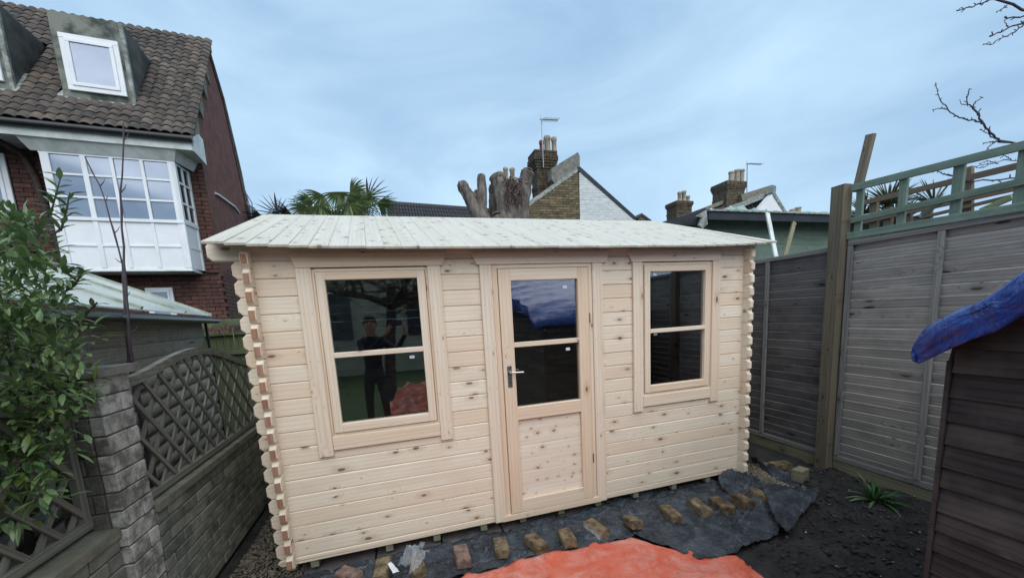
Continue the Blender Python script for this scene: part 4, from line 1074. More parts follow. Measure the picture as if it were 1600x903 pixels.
for i in range(4):
    u0, u1 = MU[i]+.036, MU[i+1]-.030
    hbox('panel_rail', u0-.005, u1+.005, -.499, -.482, 3.32, 3.355, UPVC, bay)
    for z0, z1 in ((3.80, 4.10), (4.135, 4.455), (4.49, 4.78)):
        hbox('pane', u0-.006, u1+.006, -.482, -.476, z0, z1, HGLASS, bay)
    for z in (4.10, 4.455): hbox('glazing_bar', u0-.004, u1+.004, -.503, -.460, z, z+.035, UPVC, bay)
hbox('head', -2.0, -.262, -.504, -.452, 4.775, 4.81, UPVC, bay)
# bay cheek (right side)
def cheek(name, b0_, b1_, z0, z1, du0, du1, mat):
    f = lambda b: -.262+.07*(b+.5)/.5
    return hpoly(name, [(f(b0_)+du0, b0_, z0), (f(b1_)+du0, b1_, z0), (f(b1_)+du0, b1_, z1), (f(b0_)+du0, b0_, z1)], (du1-du0, 0, 0), mat, bay)
cheek('cheek_panel', -.49, -.0, 2.955, 3.74, -.03, 0, UPVC); cheek('cheek_sill', -.5, .0, 3.74, 3.795, -.03, .022, UPVC)
for b_ in (-.495, -.06): cheek('cheek_stile', b_, b_+.07, 2.958, 4.80, -.02, .012, UPVC)
cheek('cheek_rail', -.43, -.06, 3.32, 3.355, 0, .010, UPVC)
for z in (3.795, 4.10, 4.455, 4.765): cheek('glazing_bar', -.43, -.06, z, z+.035, -.02, .010, UPVC)
cheek('mullion', -.26, -.225, 3.80, 4.78, -.02, .008, UPVC)
cheek('pane', -.44, -.05, 3.80, 4.79, -.016, -.010, plain('dark_bay_glass', (.04, .055, .05), .08, 0, (.02, .03, .03), 3, 0, .8))
cheek('bay_corner', -.505, -.495, 2.955, 4.80, -.03, .012, UPVC)
# dormers
def dormer(u0, u1, zt=7.13):
    fb = -.14; zb = 5.19+(.66+fb)*1.2115-.06
    D = hpoly('dormer', [(u0, fb, zb), (u1, fb, zb), (u1, fb, zt), (u0, fb, zt)], (0, .05, 0), DORMER)
    bt = -.66+(zt-5.19)/1.2115
    for u, e in ((u0, .03), (u1-.03, .03)):
        hpoly('cheek', [(u, fb+.052, zb), (u, bt, zt-.02), (u, fb+.052, zt-.02)], (e, 0, 0), DORMSIDE, D)
    hbox('flat_roof', u0, u1, fb+.01, bt+.1, zt-.02, zt+.006, DORMSIDE, D)
    hbox('edge_trim', u1-.045, u1+.014, fb-.012, fb+.05, zb+.05, zt-.02, LEAD, D)
    # flashing
    hpoly('flashing', [(u1+.002, fb-.02, zb-.0), (u1+.12, fb-.02, zb+.0), (u1+.13, fb+.36, zb+.46), (u1+.002, fb+.36, zb+.47)], (0, -.03, .03), LEAD, D)
    hpoly('flashing', [(u0-.10, fb-.0, zb+.03), (u0, fb-.0, zb+.03), (u0, fb+.12, zb+.2), (u0-.04, fb+.1, zb+.16)], (0, -.03, .03), LEAD, D)
    m = []
    for i in range(13): m.append((u0-.08+(u1-u0+.16)*i/12, fb-.06-.0*(i % 2), zb-.035+.018*math.sin(i*2.6)))
    hpoly('apron_flashing', m+[(u1+.08, fb-.005, zb+.05), (u0-.08, fb-.005, zb+.05)], (0, -.015, .015), LEAD, D)
    hwindow(u0+.095, u1-.085, 5.93, 6.80, fb-.025, .072)
    return D
dormer(-1.70, -.76); dormer(-3.22, -2.29)

# ================================================================== HOUSES AND TREES BEHIND THE CABIN
def ppoly(name, px, Y, depth, mat, parent=None):
    A = [at(x, y, 'Y', Y) for x, y in px]; n = len(A); e = Vector((0, depth, 0)); B = [p+e for p in A]
    o = raw(name, A+B, [tuple(range(n)), tuple(range(2*n-1, n-1, -1))]+[(i, n+i, n+(i+1) % n, (i+1) % n) for i in range(n)], mat, parent); fixn(o.data); return o
def inside(x, z, P):
    c = False; j = len(P)-1
    for i in range(len(P)):
        if (P[i][1] > z) != (P[j][1] > z) and x < (P[j][0]-P[i][0])*(z-P[i][1])/(P[j][1]-P[i][1])+P[i][0]: c = not c
        j = i
    return c
def wallbricks(px, Y, mat, parent, H_=.075, L_=.225, limit=299, xlim=None):
    P = [(at(x, y, 'Y', Y).x, at(x, y, 'Y', Y).z) for x, y in px]
    x0, x1 = min(p[0] for p in P), max(p[0] for p in P); z0, z1 = min(p[1] for p in P), max(p[1] for p in P)
    k = 0; r = 0; z = z1-H_; ac = Acc()
    while z > z0-.3:
        x = x0-(L_/2 if r % 2 else 0)
        while x < x1:
            c0, c1 = x, x+L_-.012
            while c0 < c1-.03 and not (inside(c0, z, P) and inside(c0, z+H_, P)): c0 += .02
            while c1 > c0+.03 and not (inside(c1, z, P) and inside(c1, z+H_, P)): c1 -= .02
            L = round((c1-c0)/.02)*.02
            if L >= .05:
                if k < limit: inst('brick', brickbox('brick', L, .04, H_-.011, mat, r % 3), Matrix.Translation(((c0+c1)/2, Y-.004+random.uniform(-.002, .002), z+H_/2)), parent); k += 1
                else: ac.box(((c0+c1)/2, Y-.004, z+H_/2), (L, .04, H_-.011))
            x += L_
        z -= H_; r += 1
    if ac.V: ac.build('brickwork', mat, parent, kind='stuff')
def chimney(par_or_none, px0, px1, ytop, ybase, Y, pots, lab=None, mat=CHBRICK, corbel=(.07, .2), name='chimney'):
    a0, a1 = at(px0, ybase, 'Y', Y), at(px1, ybase, 'Y', Y); x0, x1 = a0.x, a1.x; zt = at((px0+px1)/2, ytop, 'Y', Y).z; zb = min(a0.z, a1.z)
    w = x1-x0; d = w*.8; c = (x0+x1)/2
    ac = Acc(); n = max(5, int((zt-zb)/.075)); h = (zt-zb)/n; rs = random.Random(int(px0))
    for i in range(n):
        f = (i+.5)/n; e = 0
        if f > .66: e = corbel[0]*min(1, (f-.66)/.18)
        if f > .93: e = corbel[0]*.75
        if .30 < f < .40: e = .02
        m = max(2, int((w+2*e)/.2)); ww = (w+2*e)/m
        for k in range(m):
            o = (.5*ww if i % 2 else 0)
            s0 = c-w/2-e+k*ww
            ac.box((s0+ww/2+rs.uniform(-.004, .004), Y+d/2, zb+h*(i+.5)), (ww-.014, d+2*e+rs.uniform(-.012, .012), h-.012))
    ac.box((c, Y+d/2, (zb+zt)/2), (w*.96, d*.94, zt-zb-.03))
    root = ac.build(name, mat, par_or_none)
    for p0, p1, yt, m in pots:
        b0_, b1_ = at(p0, ytop, 'Y', Y+d*.4), at(p1, ytop, 'Y', Y+d*.4); r = (b1_.x-b0_.x)/2; top = at(p0, yt, 'Y', Y+d*.4).z; cx = (b0_.x+b1_.x)/2
        tube('chimney_pot', [(cx, Y+d*.4, zt-.05), (cx, Y+d*.4, zt+.1), (cx, Y+d*.4, top-.12), (cx, Y+d*.4, top-.10), (cx, Y+d*.4, top-.03), (cx, Y+d*.4, top)], [r*.95, r*.9, r*.85, r*1.05, r*1.05, r*.9], m, root, 12)
    return root
def antenna(lab, base, top, arm, t_or_Y, el=9):
    Y = t_or_Y; A = at(base[0], base[1], 'Y', Y); B = at(top[0], top[1], 'Y', Y); E_ = at(arm[0], arm[1], 'Y', Y)
    t = thing('tv_antenna', lab, 'antenna', A)
    r = .016*(Y+3)/12
    tube('mast', [A, B], r, METAL, t, 6); tube('boom', [B+Vector((-.06, 0, 0)), E_], r*.8, METAL, t, 5)
    for i in range(el):
        p = B.lerp(E_, (i+.7)/el); tube('element', [p+Vector((0, -.18, -.02)), p+Vector((0, .18, .02))], r*.5, METAL, t, 4)
        tube('element', [p+Vector((0, 0, -.05)), p+Vector((0, 0, .05))], r*.5, METAL, t, 4)
    tube('reflector', [B+Vector((-.03, 0, .13)), B+Vector((.03, 0, -.13))], r*.6, METAL, t, 4)
    return t

gh = thing('terraced_house', 'old yellow-brick gable end, half painted white, with a chimney above the cabin roof', 'house', (7, 9.5, GZ))
GY = 8.7
Q_Y = [(818, 322), (903, 264), (906, 400), (800, 400)]; Q_W = [(904, 264), (992, 341), (1030, 378), (1030, 400), (907, 400)]
ppoly('wall', [(822, 322), (903, 265), (992, 343), (1040, 400), (790, 400)], GY+.012, .3, MORTAR)
wallbricks([(822, 321), (903, 266), (906, 352), (812, 352)], GY, YBRICK, gh)
ppoly('painted_wall', [(905, 266), (990, 341), (1000, 352), (906.5, 352)], GY-.018, .01, WBRICK, gh)
wallbricks([(905, 266), (990, 341), (1000, 352), (907.5, 352)], GY, WBRICK, gh)
ppoly('parapet', [(862, 263), (903, 238), (906, 244), (906, 265), (868, 288), (862, 280)], GY+.02, .35, CONC, gh)
ppoly('verge', [(820, 319), (903, 262), (906, 266), (823, 325)], GY-.03, .3, LEAD, gh)
ppoly('verge', [(903, 260), (907, 261), (996, 341), (991, 343), (903, 266)], GY-.04, .3, FELT, gh)
A = [at(903, 262, 'Y', GY+.2), at(1000, 346, 'Y', GY+.2)]
raw('roof', [A[0], A[1], A[1]+Vector((2, 9, 0)), A[0]+Vector((2, 9, 0))], [(0, 1, 2, 3)], TILE_DK, gh)
A = [at(820, 321, 'Y', GY+.25), at(866, 287, 'Y', GY+.25)]
raw('roof', [A[0], A[1], A[1]+Vector((0, 5, 0)), A[0]+Vector((0, 5, 0))], [(0, 1, 2, 3)], TILE_DK, gh)
ppoly('parapet', [(822, 318), (866, 285), (873, 285), (826, 322)], GY+.1, .15, CHBRICK, gh)
chimney(gh, 841, 869, 236, 322, 9.1, [(843, 850, 220, RED_POT), (850.5, 860.5, 213, CREAM_POT), (862, 870, 215, CREAM_POT)], corbel=(.10, .2))
antenna('television antenna on a tall mast above the brick chimney with one red pot', (849, 262), (846, 187), (872, 188), 9.0)
# chimney further back behind the pollarded tree
bc = thing('distant_chimney', 'chimney with buff pots just showing behind the pollarded tree', 'chimney', at(790, 330, 'Y', 12.5))
chimney(bc, 776, 808, 282, 345, 12.5, [(778, 785, 268, CREAM_POT), (787, 794.5, 262, CREAM_POT), (797, 805, 263, CREAM_POT), (772, 778, 272, CREAM_POT)], name='stack')
# long tiled roof behind the palm
dr_ = thing('distant_house', 'long low roof of dark tiles between the palm and the pollarded tree', 'house', at(680, 345, 'Y', 12))
a0, a1 = at(604, 319, 'Y', 12.5), at(778, 331, 'Y', 12.5); zr = (a0.z+a1.z)/2
ac = Acc(); rows_ = 14
for r in range(rows_):
    y = 12.5-.28*r; z = a0.z-.20*r
    n = 40
    for k in range(n):
        x = a0.x+(a1.x-a0.x)*k/n+(a1.x-a0.x)/n/2; dzz = (a1.z-a0.z)*k/n
        w = (a1.x-a0.x)/n
        V1, F1 = tubeVF([(x, y-.18, z+dzz-.10), (x, y+.16, z+dzz+.12)], w*.46, 6); ac.add(V1, F1)
ac.build('roof_tiles', TILE_DK, dr_, kind='stuff')
raw('roof', [(a0.x, 12.6, a0.z), (a1.x, 12.6, a1.z), (a1.x, 8.9, a1.z-2.75), (a0.x, 8.9, a0.z-2.75)], [(0, 1, 2, 3)], FELT, dr_)
V1, F1 = tubeVF([a0+Vector((0, .05, .04)), a1+Vector((0, .05, .04))], .09, 8); raw('ridge_tiles', V1, F1, TILE_DK, dr_, True)
ppoly('wall', [(604, 345), (778, 352), (778, 420), (604, 420)], 9.0, .2, HBRICK, dr_)
# little dark gable peeking beyond the white wall
tg = thing('distant_house', 'tip of a small brown gable beside the white painted wall', 'house', at(1005, 345, 'Y', 14))
ppoly('gable', [(992, 350), (1003, 335), (1020, 348), (1040, 365), (985, 365)], 14, .4, CHBRICK, tg)
ppoly('verge', [(996, 341), (1003, 333), (1022, 347), (1020, 349), (1003, 337)], 13.96, .5, TILE_DK, tg)

# pollarded tree
CUTW = plain('sawn_wood_face', (.36, .27, .19), .9, 0, (.2, .15, .11), 12, .4)
pt = thing('pollarded_tree', 'heavily pollarded grey tree with knuckled limb stumps above the cabin roof', 'tree', dep(780, 420, 9))
def knob(name, pts, rad, mat, parent, seed, n=12, lump=.12, cap=None):
    V, F = tubeVF(resample(pts, 30), [rad[0]+(rad[-1]-rad[0])*i/29 for i in range(30)], n+6)
    V = [v+Vector(mnoise.noise_vector(v*3.1+Vector((seed, 0, 0))))*rad[0]*lump*.9+Vector(mnoise.noise_vector(v*9+Vector((seed, 0, 0))))*rad[0]*lump*.7+Vector(mnoise.noise_vector(Vector((v.x*26, v.y*26, v.z*7))))*rad[0]*lump*.5 for v in V]
    return raw(name, V, F, mat, parent, True)
T9 = 9.0; D = lambda x, y, t=T9: dep(x, y, t)
base = D(778, 520); gp = Vector((base.x, base.y, GZ))
knob('trunk', [gp, D(780, 470), D(778, 400)], (.45, .40), BARK, pt, 1)
for i, (P, r0, r1) in enumerate([
        ([D(775, 410), D(757, 350), D(745, 335), D(731, 305), D(722, 291)], .22, .12),
        ([D(776, 405), D(762, 350), D(752, 330), D(753, 300), D(752, 278)], .19, .10),
        ([D(778, 400, 9.3), D(755, 345, 9.3), D(747, 315, 9.3), D(742, 306, 9.3)], .16, .10),
        ([D(780, 400, 9.4), D(775, 345, 9.4), D(773, 325, 9.4), D(773, 305, 9.4)], .22, .13),
        ([D(782, 410), D(793, 345), D(788, 320), D(783, 298), D(777, 278)], .28, .17),
        ([D(785, 410), D(812, 345), D(816, 315), D(820, 290), D(824, 270)], .27, .14),
        ([D(783, 405, 8.9), D(804, 345, 8.9), D(800, 325, 8.9), D(792, 300, 8.9)], .20, .10),
        ([D(780, 405, 8.8), D(780, 350, 8.8), D(776, 338, 8.8)], .17, .12)]):
    knob('limb', P, (r0, r1), BARK, pt, i+2)
    e = Vector(P[-1]); d = (e-Vector(P[-2])).normalized()
    if i in (0, 4, 5, 1):
        V, F = tubeVF([e-d*.13, e-d*.05, e+d*.02, e+d*.06], [r1*.95, r1*(1.16 if i != 1 else 1.02), r1*(1.14 if i != 1 else 1.0), r1*.9], 10)
        V = [v+Vector(mnoise.noise_vector(v*7))*.06*(0.3 if i == 1 else 1) for v in V]; raw('knuckle', V, F, BARK, pt, True)
    tube('cut_face', [e+d*.055, e+d*.066], [r1*.86, r1*.84], CUTW, pt, 12, False)
rs = random.Random(12)
for i in range(16):                                   # stubs round the knuckles
    c = [D(733, 305), D(781, 292), D(822, 282), D(786, 300), D(790, 298)][i % 5]; a_ = rs.uniform(0, 6.3)
    p = c+Vector((math.cos(a_)*.10, math.sin(a_)*.10, rs.uniform(-.15, .0))); d = Vector((math.cos(a_)*.5, math.sin(a_)*.4, rs.uniform(.2, 1)))
    tube('stub', [p, p+d*.10, p+d*.17], [.045, .038, .03], BARK, pt, 7)
for i in range(26):                                   # thin new shoots
    c = [D(738, 312), D(781, 296), D(818, 300), D(797, 310), D(752, 300)][i % 5]; a_ = rs.uniform(0, 6.3)
    d = Vector((math.cos(a_)*.6, math.sin(a_)*.4, rs.uniform(.1, 1))); p = c+d*.08; tube('shoot', [p, p+d*.12, p+d*.12+Vector((0, 0, rs.uniform(.05, .2)))], [.012, .008, .004], BARK_DK, pt, 5)
tw = Acc()
for i in range(260):                                  # tangle of ivy stems between the limbs
    x, y = rs.uniform(789, 815), rs.uniform(278, 318)-0; p = D(x, y, 8.75+rs.uniform(-.1, .2)); d = Vector((rs.uniform(-.3, .3), rs.uniform(-.2, .1), rs.uniform(-.6, .4)))*.35
    V, F = tubeVF([p, p+d*.5+Vector((rs.uniform(-.05, .05), 0, 0)), p+d], [.014, .012, .004], 4, False); tw.add(V, F)
tw.build('ivy_stems', wood('ivy_stem', (.17, .12, .10), (.08, .055, .05), (.03, .02, .02)), pt, True, 'stuff')

# palm
pm = thing('fan_palm', 'shaggy green fan palm with spiky leaf fans just above the cabin roof ridge', 'palm tree', (dep(530, 400, 8.0).x, dep(530, 400, 8.0).y, GZ))
pc = dep(530, 338, 8.0)
knob('trunk', [(pc.x, pc.y, GZ), (pc.x, pc.y, 2), (pc.x, pc.y, pc.z)], (.14, .20), BARK_DK, pm, 3, 10, .25)
def fan(hub, dirn, size, spread, mat, seed, nseg=22, droop=.15, petiole=None):
    rs = random.Random(seed); d = Vector(dirn).normalized(); s = d.cross(Vector((0, -1, .25))).normalized(); ac = Acc()
    for i in range(nseg):
        a_ = (i/(nseg-1)-.5)*spread; dd = (d*math.cos(a_)+s*math.sin(a_)).normalized()
        V, F = blade(Vector(hub), (dd+Vector((0, rs.uniform(-.12, .12), 0))), size*(.85+.2*math.cos(a_))*rs.uniform(.9, 1.05), .042, droop*rs.uniform(.4, 1.3), 6, .35); ac.add(V, F)
    o = ac.build('leaf_fan', mat, pm, True)
    if petiole is not None: tube('petiole', [petiole, Vector(hub)], .014, mat, pm, 5)
Dp = lambda x, y, t=8.0: dep(x, y, t)
for i, (hx, hy, dx, dz, sz, sp, m, dr2, t) in enumerate([
        (528, 301, .05, -.6, .50, 3.0, PALM, .12, 7.7), (560, 315, .75, -.45, .60, 2.6, PALM, .12, 7.8), (545, 306, .5, -.2, .55, 2.2, PALM, .2, 7.9),
        (575, 309, .85, .25, .50, 2.6, PALM_DK, .05, 8.0), (434, 336, -.45, .75, .44, 2.7, PALM_DK, .03, 7.9), (505, 306, -.5, -.4, .45, 2.4, PALM, .25, 7.9),
        (480, 325, -.4, -.4, .45, 2.8, PALM, .2, 7.8), (500, 322, -.1, -.9, .45, 2.5, PALM, .2, 7.6), (590, 318, .9, -.3, .45, 2.0, PALM, .2, 8.1),
(560, 330, .5, -.7, .5, 3.0, PALM_DK, .2, 8.2),
        (520, 330, 0, -.8, .5, 3.0, PALM_DK, .2, 8.3), (488, 316, -.6, -.1, .40, 2.4, PALM, .3, 8.2), (548, 303, .3, .1, .4, 2.4, PALM, .35, 8.1), (455, 335, -.8, .15, .45, 1.6, PALM_DK, .1, 8.2), (410, 340, -.9, .1, .4, 1.6, PALM_DK, .05, 8.0), (545, 318, .1, -.9, .5, 2.8, PALM, .15, 7.65)]):
    fan(Dp(hx, hy, t), (dx, -.15, dz), sz, sp, m, i, droop=dr2, petiole=pc+Vector((0, 0, -.1)), nseg=26 if m is PALM else (11 if i in (3, 4) else 16))

# ------------------------------------------------------------------ right-hand background
gs = thing('green_outbuilding', 'flat-roofed outbuilding of dark green boards with a black felt edge, beyond the fence', 'outbuilding', (8, 3.6, GZ))
YG = 3.4
ztop = at(1200, 345, 'Y', YG).z; xl = at(1080, 345, 'Y', YG).x; xr = 13.0
for k in range(13):
    z = ztop-.10-.16*k; board('board', (xl, YG+.004*(k % 2), z), (xr, YG+.004*(k % 2), z), .168, .014, GREENW if k % 3 else GREENW, gs, up=(0, -.10, 1))
bx = Acc(); bx.box(((xl+xr)/2, YG+1.2, ztop/2), (xr-xl-.1, 2.2, ztop-.05)); bx.build('wall', FELT, gs)
zf0, zf1 = at(1200, 333, 'Y', 3.05).z, at(1200, 345.5, 'Y', 3.05).z
board('fascia', (at(1106, 338, 'Y', 3.05).x, 3.05, (zf0+zf1)/2), (12.5, 3.05, (zf0+zf1)/2-.02), zf0-zf1, .04, FELT, gs)
board('roof_edge', (at(1106, 333, 'Y', 3.03).x, 3.02, zf0+.012), (12.5, 3.02, zf0-.008), .03, .05, LEAD, gs)
raw('flat_roof', [(at(1106, 333, 'Y', 3.05).x, 3.05, zf0-.02), (12.5, 3.05, zf0-.04), (12.5, 6, zf0-.1), (xl, 6, zf0-.1)], [(0, 1, 2, 3)], FELT, gs)
ppoly('felt_edge', [(1038, 346), (1062, 339), (1101, 325), (1106, 328), (1108, 347), (1098, 352), (1040, 352)], 3.3, .35, FELT, gs)
ppoly('torn_felt', [(1088, 338), (1104, 328), (1106, 350), (1098, 357), (1092, 352), (1096, 340)], 3.0, .04, LEAD, gs)
db = thing('plastic_sheeting', 'crumpled pale green plastic sheeting heaped on the black felt roof', 'plastic sheeting', at(1160, 332, 'Y', 3.6))
GREENP = plain('pale_green_plastic', (.30, .42, .36), .45, 0, (.14, .22, .18), 9, .4)
rowsP = []
for j in range(8):
    r = []
    for i in range(60):
        px = 1104+190*i/59; hgt = (8+9*math.exp(-((px-1152)/14)**2)+2.5*math.sin(px*.3)) if px < 1200 else 4+1.5*math.sin(px*.25)
        p = at(px, 334, 'Y', 3.3+.09*j); k = math.sin(math.pi*j/7)
        r.append(p+Vector((0, 0, max(0, hgt)*.009*k*(1+.6*fbm(px*.05, j*.3, 2.5, 3, 2)))))
    rowsP.append(r)
loftgrid('sheeting', rowsP, GREENP, db, .004)
tag(board('white_plank', at(1199, 333, 'Y', 2.7), at(1213, 404, 'Y', 2.2), .075, .03, FASCIA, up=(1, 0, 0)), 'white plank leaning against the green outbuilding behind the fence', 'plank')
tag(board('timber_plank', at(1241, 348, 'Y', 2.7), at(1225, 404, 'Y', 2.3), .07, .04, GRAVB, up=(1, 0, 0)), 'short bare timber plank leaning right of the white plank behind the fence', 'plank')
th2 = thing('terraced_house', 'distant terraced roofs with purple slates and a small white gable, beyond the green outbuilding', 'house', at(1150, 345, 'Y', 14))
ppoly('parapet', [(1050, 343), (1075, 334), (1130, 313), (1133, 318), (1080, 337), (1056, 347)], 14.0, .3, CEMENT, th2)
ppoly('parapet', [(1158, 304), (1206, 289), (1211, 290), (1209, 298), (1160, 314)], 13.6, .3, CEMENT, th2)
ppoly('parapet', [(1120, 330), (1205, 298), (1209, 296), (1209, 304), (1126, 337)], 13.4, .2, LEAD, th2)
ppoly('gable', [(1174, 340), (1207, 303), (1209, 296), (1212, 303), (1232, 338)], 13.0, .3, UPVC, th2)
ppoly('verge', [(1207, 300), (1211, 290), (1213, 291), (1212, 302), (1234, 338), (1230, 338), (1209, 306)], 12.96, .4, LEAD, th2)
ppoly('roof_base', [(1076, 345), (1130, 322), (1207, 298), (1208, 303), (1180, 345)], 13.9, .3, SLATE, th2)
sl_ = Acc(); rs = random.Random(2)
for r in range(9):
    for k in range(16):
        x = 1112+6.0*k+r*0; y = 334-4.0*r
        yy = 345-(x-1076)*.36+7
        if y > yy and x < 1203-(r*-0) and x < 1183+r*3: 
            c = at(x+3*(r % 2), y, 'Y', 13.6+.02*r); sl_.box(c, (.13, .02, .10), Matrix.Rotation(-.35, 3, 'X'))
sl_.build('slates', SLATE, th2, kind='stuff')
ppoly('chimney_base', [(1045, 352), (1120, 330), (1120, 352)], 14.2, .3, CHBRICK, th2)
chimney(th2, 1057, 1081, 314, 340, 14.3, [(1059, 1064.5, 300, CREAM_POT), (1065.5, 1071.5, 298.5, CREAM_POT), (1072.5, 1077.5, 306, CREAM_POT)], corbel=(.07, .2))
chimney(th2, 1135, 1163, 283, 324, 13.8, [(1139, 1146, 268, CREAM_POT), (1148, 1155, 265, CREAM_POT), (1156, 1162, 265, CREAM_POT)], corbel=(.08, .2))
antenna('small television antenna right of the distant pair-of-pots chimney', (1167, 304), (1167.5, 256), (1190, 257), 13.7, 5)
d3 = thing('distant_chimney', 'tiny pale chimney pots just right of the distant white gable', 'chimney', at(1242, 335, 'Y', 20))
chimney(d3, 1234, 1252, 331, 345, 20, [(1235, 1241, 327, CREAM_POT), (1243, 1250, 324, CREAM_POT)], mat=CONC, name='stack')
# spiky cordyline beyond the trellis
cy = thing('spiky_shrub', 'spiky cordyline shrub seen through the green trellis', 'shrub', (7.0, 0, GZ))
c0 = at(1388, 320, 'X', 7.0); c1 = at(1458, 320, 'X', 7.4)
tube('stem', [(c0.x, c0.y, GZ), (c0.x, c0.y, c0.z)], .05, BARK_DK, cy)
ac = Acc(); rs = random.Random(3)
for c, n in ((c0, 90), (c1, 40), (at(1350, 335, 'X', 7), 50), (at(1400, 350, 'X', 7), 90)):
    for i in range(n):
        d = Vector((rs.gauss(0, 1), rs.gauss(0, 1), abs(rs.gauss(0, 1))+.1)).normalized(); V, F = blade(c, d, rs.uniform(.25, .42), .022, .06, 5, .3); ac.add(V, F)
ac.build('leaves', leafmat('cordyline_leaf', (.16, .17, .11), (.10, .11, .08)), cy, True, 'stuff')

# bare tree whose branches reach in at the top right
bt = thing('bare_tree', 'leafless tree with thin dark branches reaching in at the top right corner', 'tree', (7.1, -1.9, GZ))
knob('trunk', [(7.1, -1.9, GZ), (7.05, -1.88, 1.6), (7.1, -1.8, 3.2), (7.2, -1.7, 4.6)], (.13, .05), BARK_DK, bt, 7)
def br(P, r0, r1=None, t=3.3, spur=True, par=None, seed=0):
    Q = [Vector(p) if len(p) == 3 else dep(p[0], p[1], t) for p in P]; r1 = r1 or r0*.45
    Q = resample(Q, max(5, 4*len(Q))); rs = random.Random(seed+int(Q[-1].x*100)); n = len(Q)
    Q = [q+Vector((rs.uniform(-1, 1), rs.uniform(-1, 1), rs.uniform(-1, 1)))*r0*.8*(0 < i < n-1) for i, q in enumerate(Q)]
    o = tube('branch', Q, [r0+(r1-r0)*i/(n-1)+(.35*r0 if i == n-1 else 0) for i in range(n)], TWIG, bt, 6)
    if spur:
        for i in range(2, n-1, 2):
            d = Vector((rs.uniform(-1, .6), rs.uniform(-.6, .6), rs.uniform(-.6, 1))).normalized()*r0*rs.uniform(3, 5); tube('spur', [Q[i], Q[i]+d], [r0*.55, r0*.45], TWIG, bt, 5)
br([(7.05, -1.85, 2.7), (1660, 232), (1600, 226), (1561, 221)], .013, .008, spur=False); br([(1561, 221), (1548, 208), (1533, 191), (1527, 178), (1520, 167)], .0085, .006)
br([(1520, 167), (1511, 162), (1512, 150), (1515, 139)], .0055); br([(1511, 163), (1502, 163), (1500, 156)], .004, spur=False); br([(1520, 167), (1525, 158), (1536, 153)], .005)
br([(1533, 191), (1510, 187), (1493, 181), (1480, 170), (1470, 158), (1466, 145), (1462, 130)], .006); br([(1480, 171), (1468, 170), (1457, 172)], .0045); br([(1561, 221), (1548, 222), (1536, 224)], .005); br([(1552, 215), (1542, 209), (1532, 202)], .005); br([(1555, 222), (1545, 230), (1537, 240)], .005)
br([(7.1, -1.8, 4.0), (1680, 40), (1600, 16), (1568, 4), (1550, -4)], .014, .009, spur=False); br([(1555, -2), (1535, 5), (1517, 12), (1506, 14), (1495, 17)], .007); br([(1573, 9), (1565, 15), (1557, 20)], .005)
br([(1660, 30), (1600, 26), (1585, 28), (1570, 27)], .008, .005); br([(1660, 24), (1600, 36), (1578, 43), (1560, 52), (1547, 57)], .008, .005); br([(1604, 35), (1592, 46), (1578, 54), (1558, 63), (1552, 70), (1536, 70)], .006); br([(1575, 43), (1571, 36), (1569, 32)], .004, spur=False)
br([(7.06, -1.86, 2.4), (1660, 282), (1600, 277), (1560, 281), (1524, 283), (1500, 279), (1480, 273)], .009, .005); br([(1480, 273), (1466, 269), (1454, 265)], .005); br([(1495, 276), (1482, 281), (1472, 284)], .0035); br([(1560, 282), (1570, 290), (1580, 293)], .004)
for P in ([(1600, 247), (1585, 252), (1570, 250), (1552, 256), (1535, 258), (1518, 262)], [(1560, 256), (1545, 251), (1530, 256)], [(1545, 257), (1537, 262), (1525, 262)], [(1580, 250), (1570, 243), (1563, 247)]): br(P, .0045, .003, 4.0)

# ================================================================== BEHIND THE CAMERA (seen mirrored in the panes)
rh = thing('rear_house', 'cream rendered house behind the viewer, mirrored in the window panes', 'house', (1, -11, GZ))
bx = Acc(); bx.box((0, -11.3, 1.7), (14, .5, 3.6)); bx.build('wall', CREAMW, rh)
raw('roof', [(-7.2, -10.9, 3.45), (7.2, -10.9, 3.45), (7.2, -13.5, 5.2), (-7.2, -13.5, 5.2)], [(0, 1, 2, 3)], TILE_DK, rh)
for x0, x1, m in ((-3.2, -.6, DORMSIDE), (1.2, 3.1, FELT), (4.2, 5.6, FELT)):
    board('window', (x0, -11.03, 1.9), (x1, -11.03, 1.9), 1.5, .05, m, rh); board('window_frame', (x0-.08, -11.0, 2.70), (x1+.08, -11.0, 2.70), .08, .08, UPVC, rh); board('window_frame', ((x0+x1)/2, -10.99, 1.16), ((x0+x1)/2, -10.99, 2.66), .06, .06, UPVC, rh, up=(1, 0, 0))
gt = thing('garden_tree', 'bare dark garden tree behind the viewer, mirrored in the left window', 'tree', (.9, -6.2, GZ))
knob('trunk', [(.55, -6.2, GZ), (.62, -6.2, .9), (.75, -6.2, 1.9), (.80, -6.1, 2.5)], (.13, .10), BARK_DK, gt, 4)
ac = Acc(); rs = random.Random(11)
def grow(p, d, L, r, lv):
    q = p+d*L*.5+Vector((rs.uniform(-.08, .08), rs.uniform(-.08, .08), 0))*L; e = p+d*L
    V, F = tubeVF([p, q, e], [r, r*.8, r*.6], 5, False); ac.add(V, F)
    if lv == 0: return
    for _ in range(3 if lv > 1 else 4):
        grow(e if rs.random() < .6 else q, (d*.6+Vector((rs.gauss(0, .7), rs.gauss(0, .7), rs.gauss(.1, .4)))).normalized(), L*rs.uniform(.6, .85), r*.6, lv-1)
for a_ in range(5): grow(Vector((.78, -6.1, 2.0)), Vector((math.cos(a_*1.3), math.sin(a_*1.3), .35)).normalized(), .9, .07, 4)
ac.build('crown', BARK_DK, gt, True)
hd_ = Acc(); hd_.box((-3.8, -6, .9), (.15, 6, 2)); tag(hd_.build('garden_fence', SLAT_DK), 'dark garden fence to the left behind the viewer', 'fence')
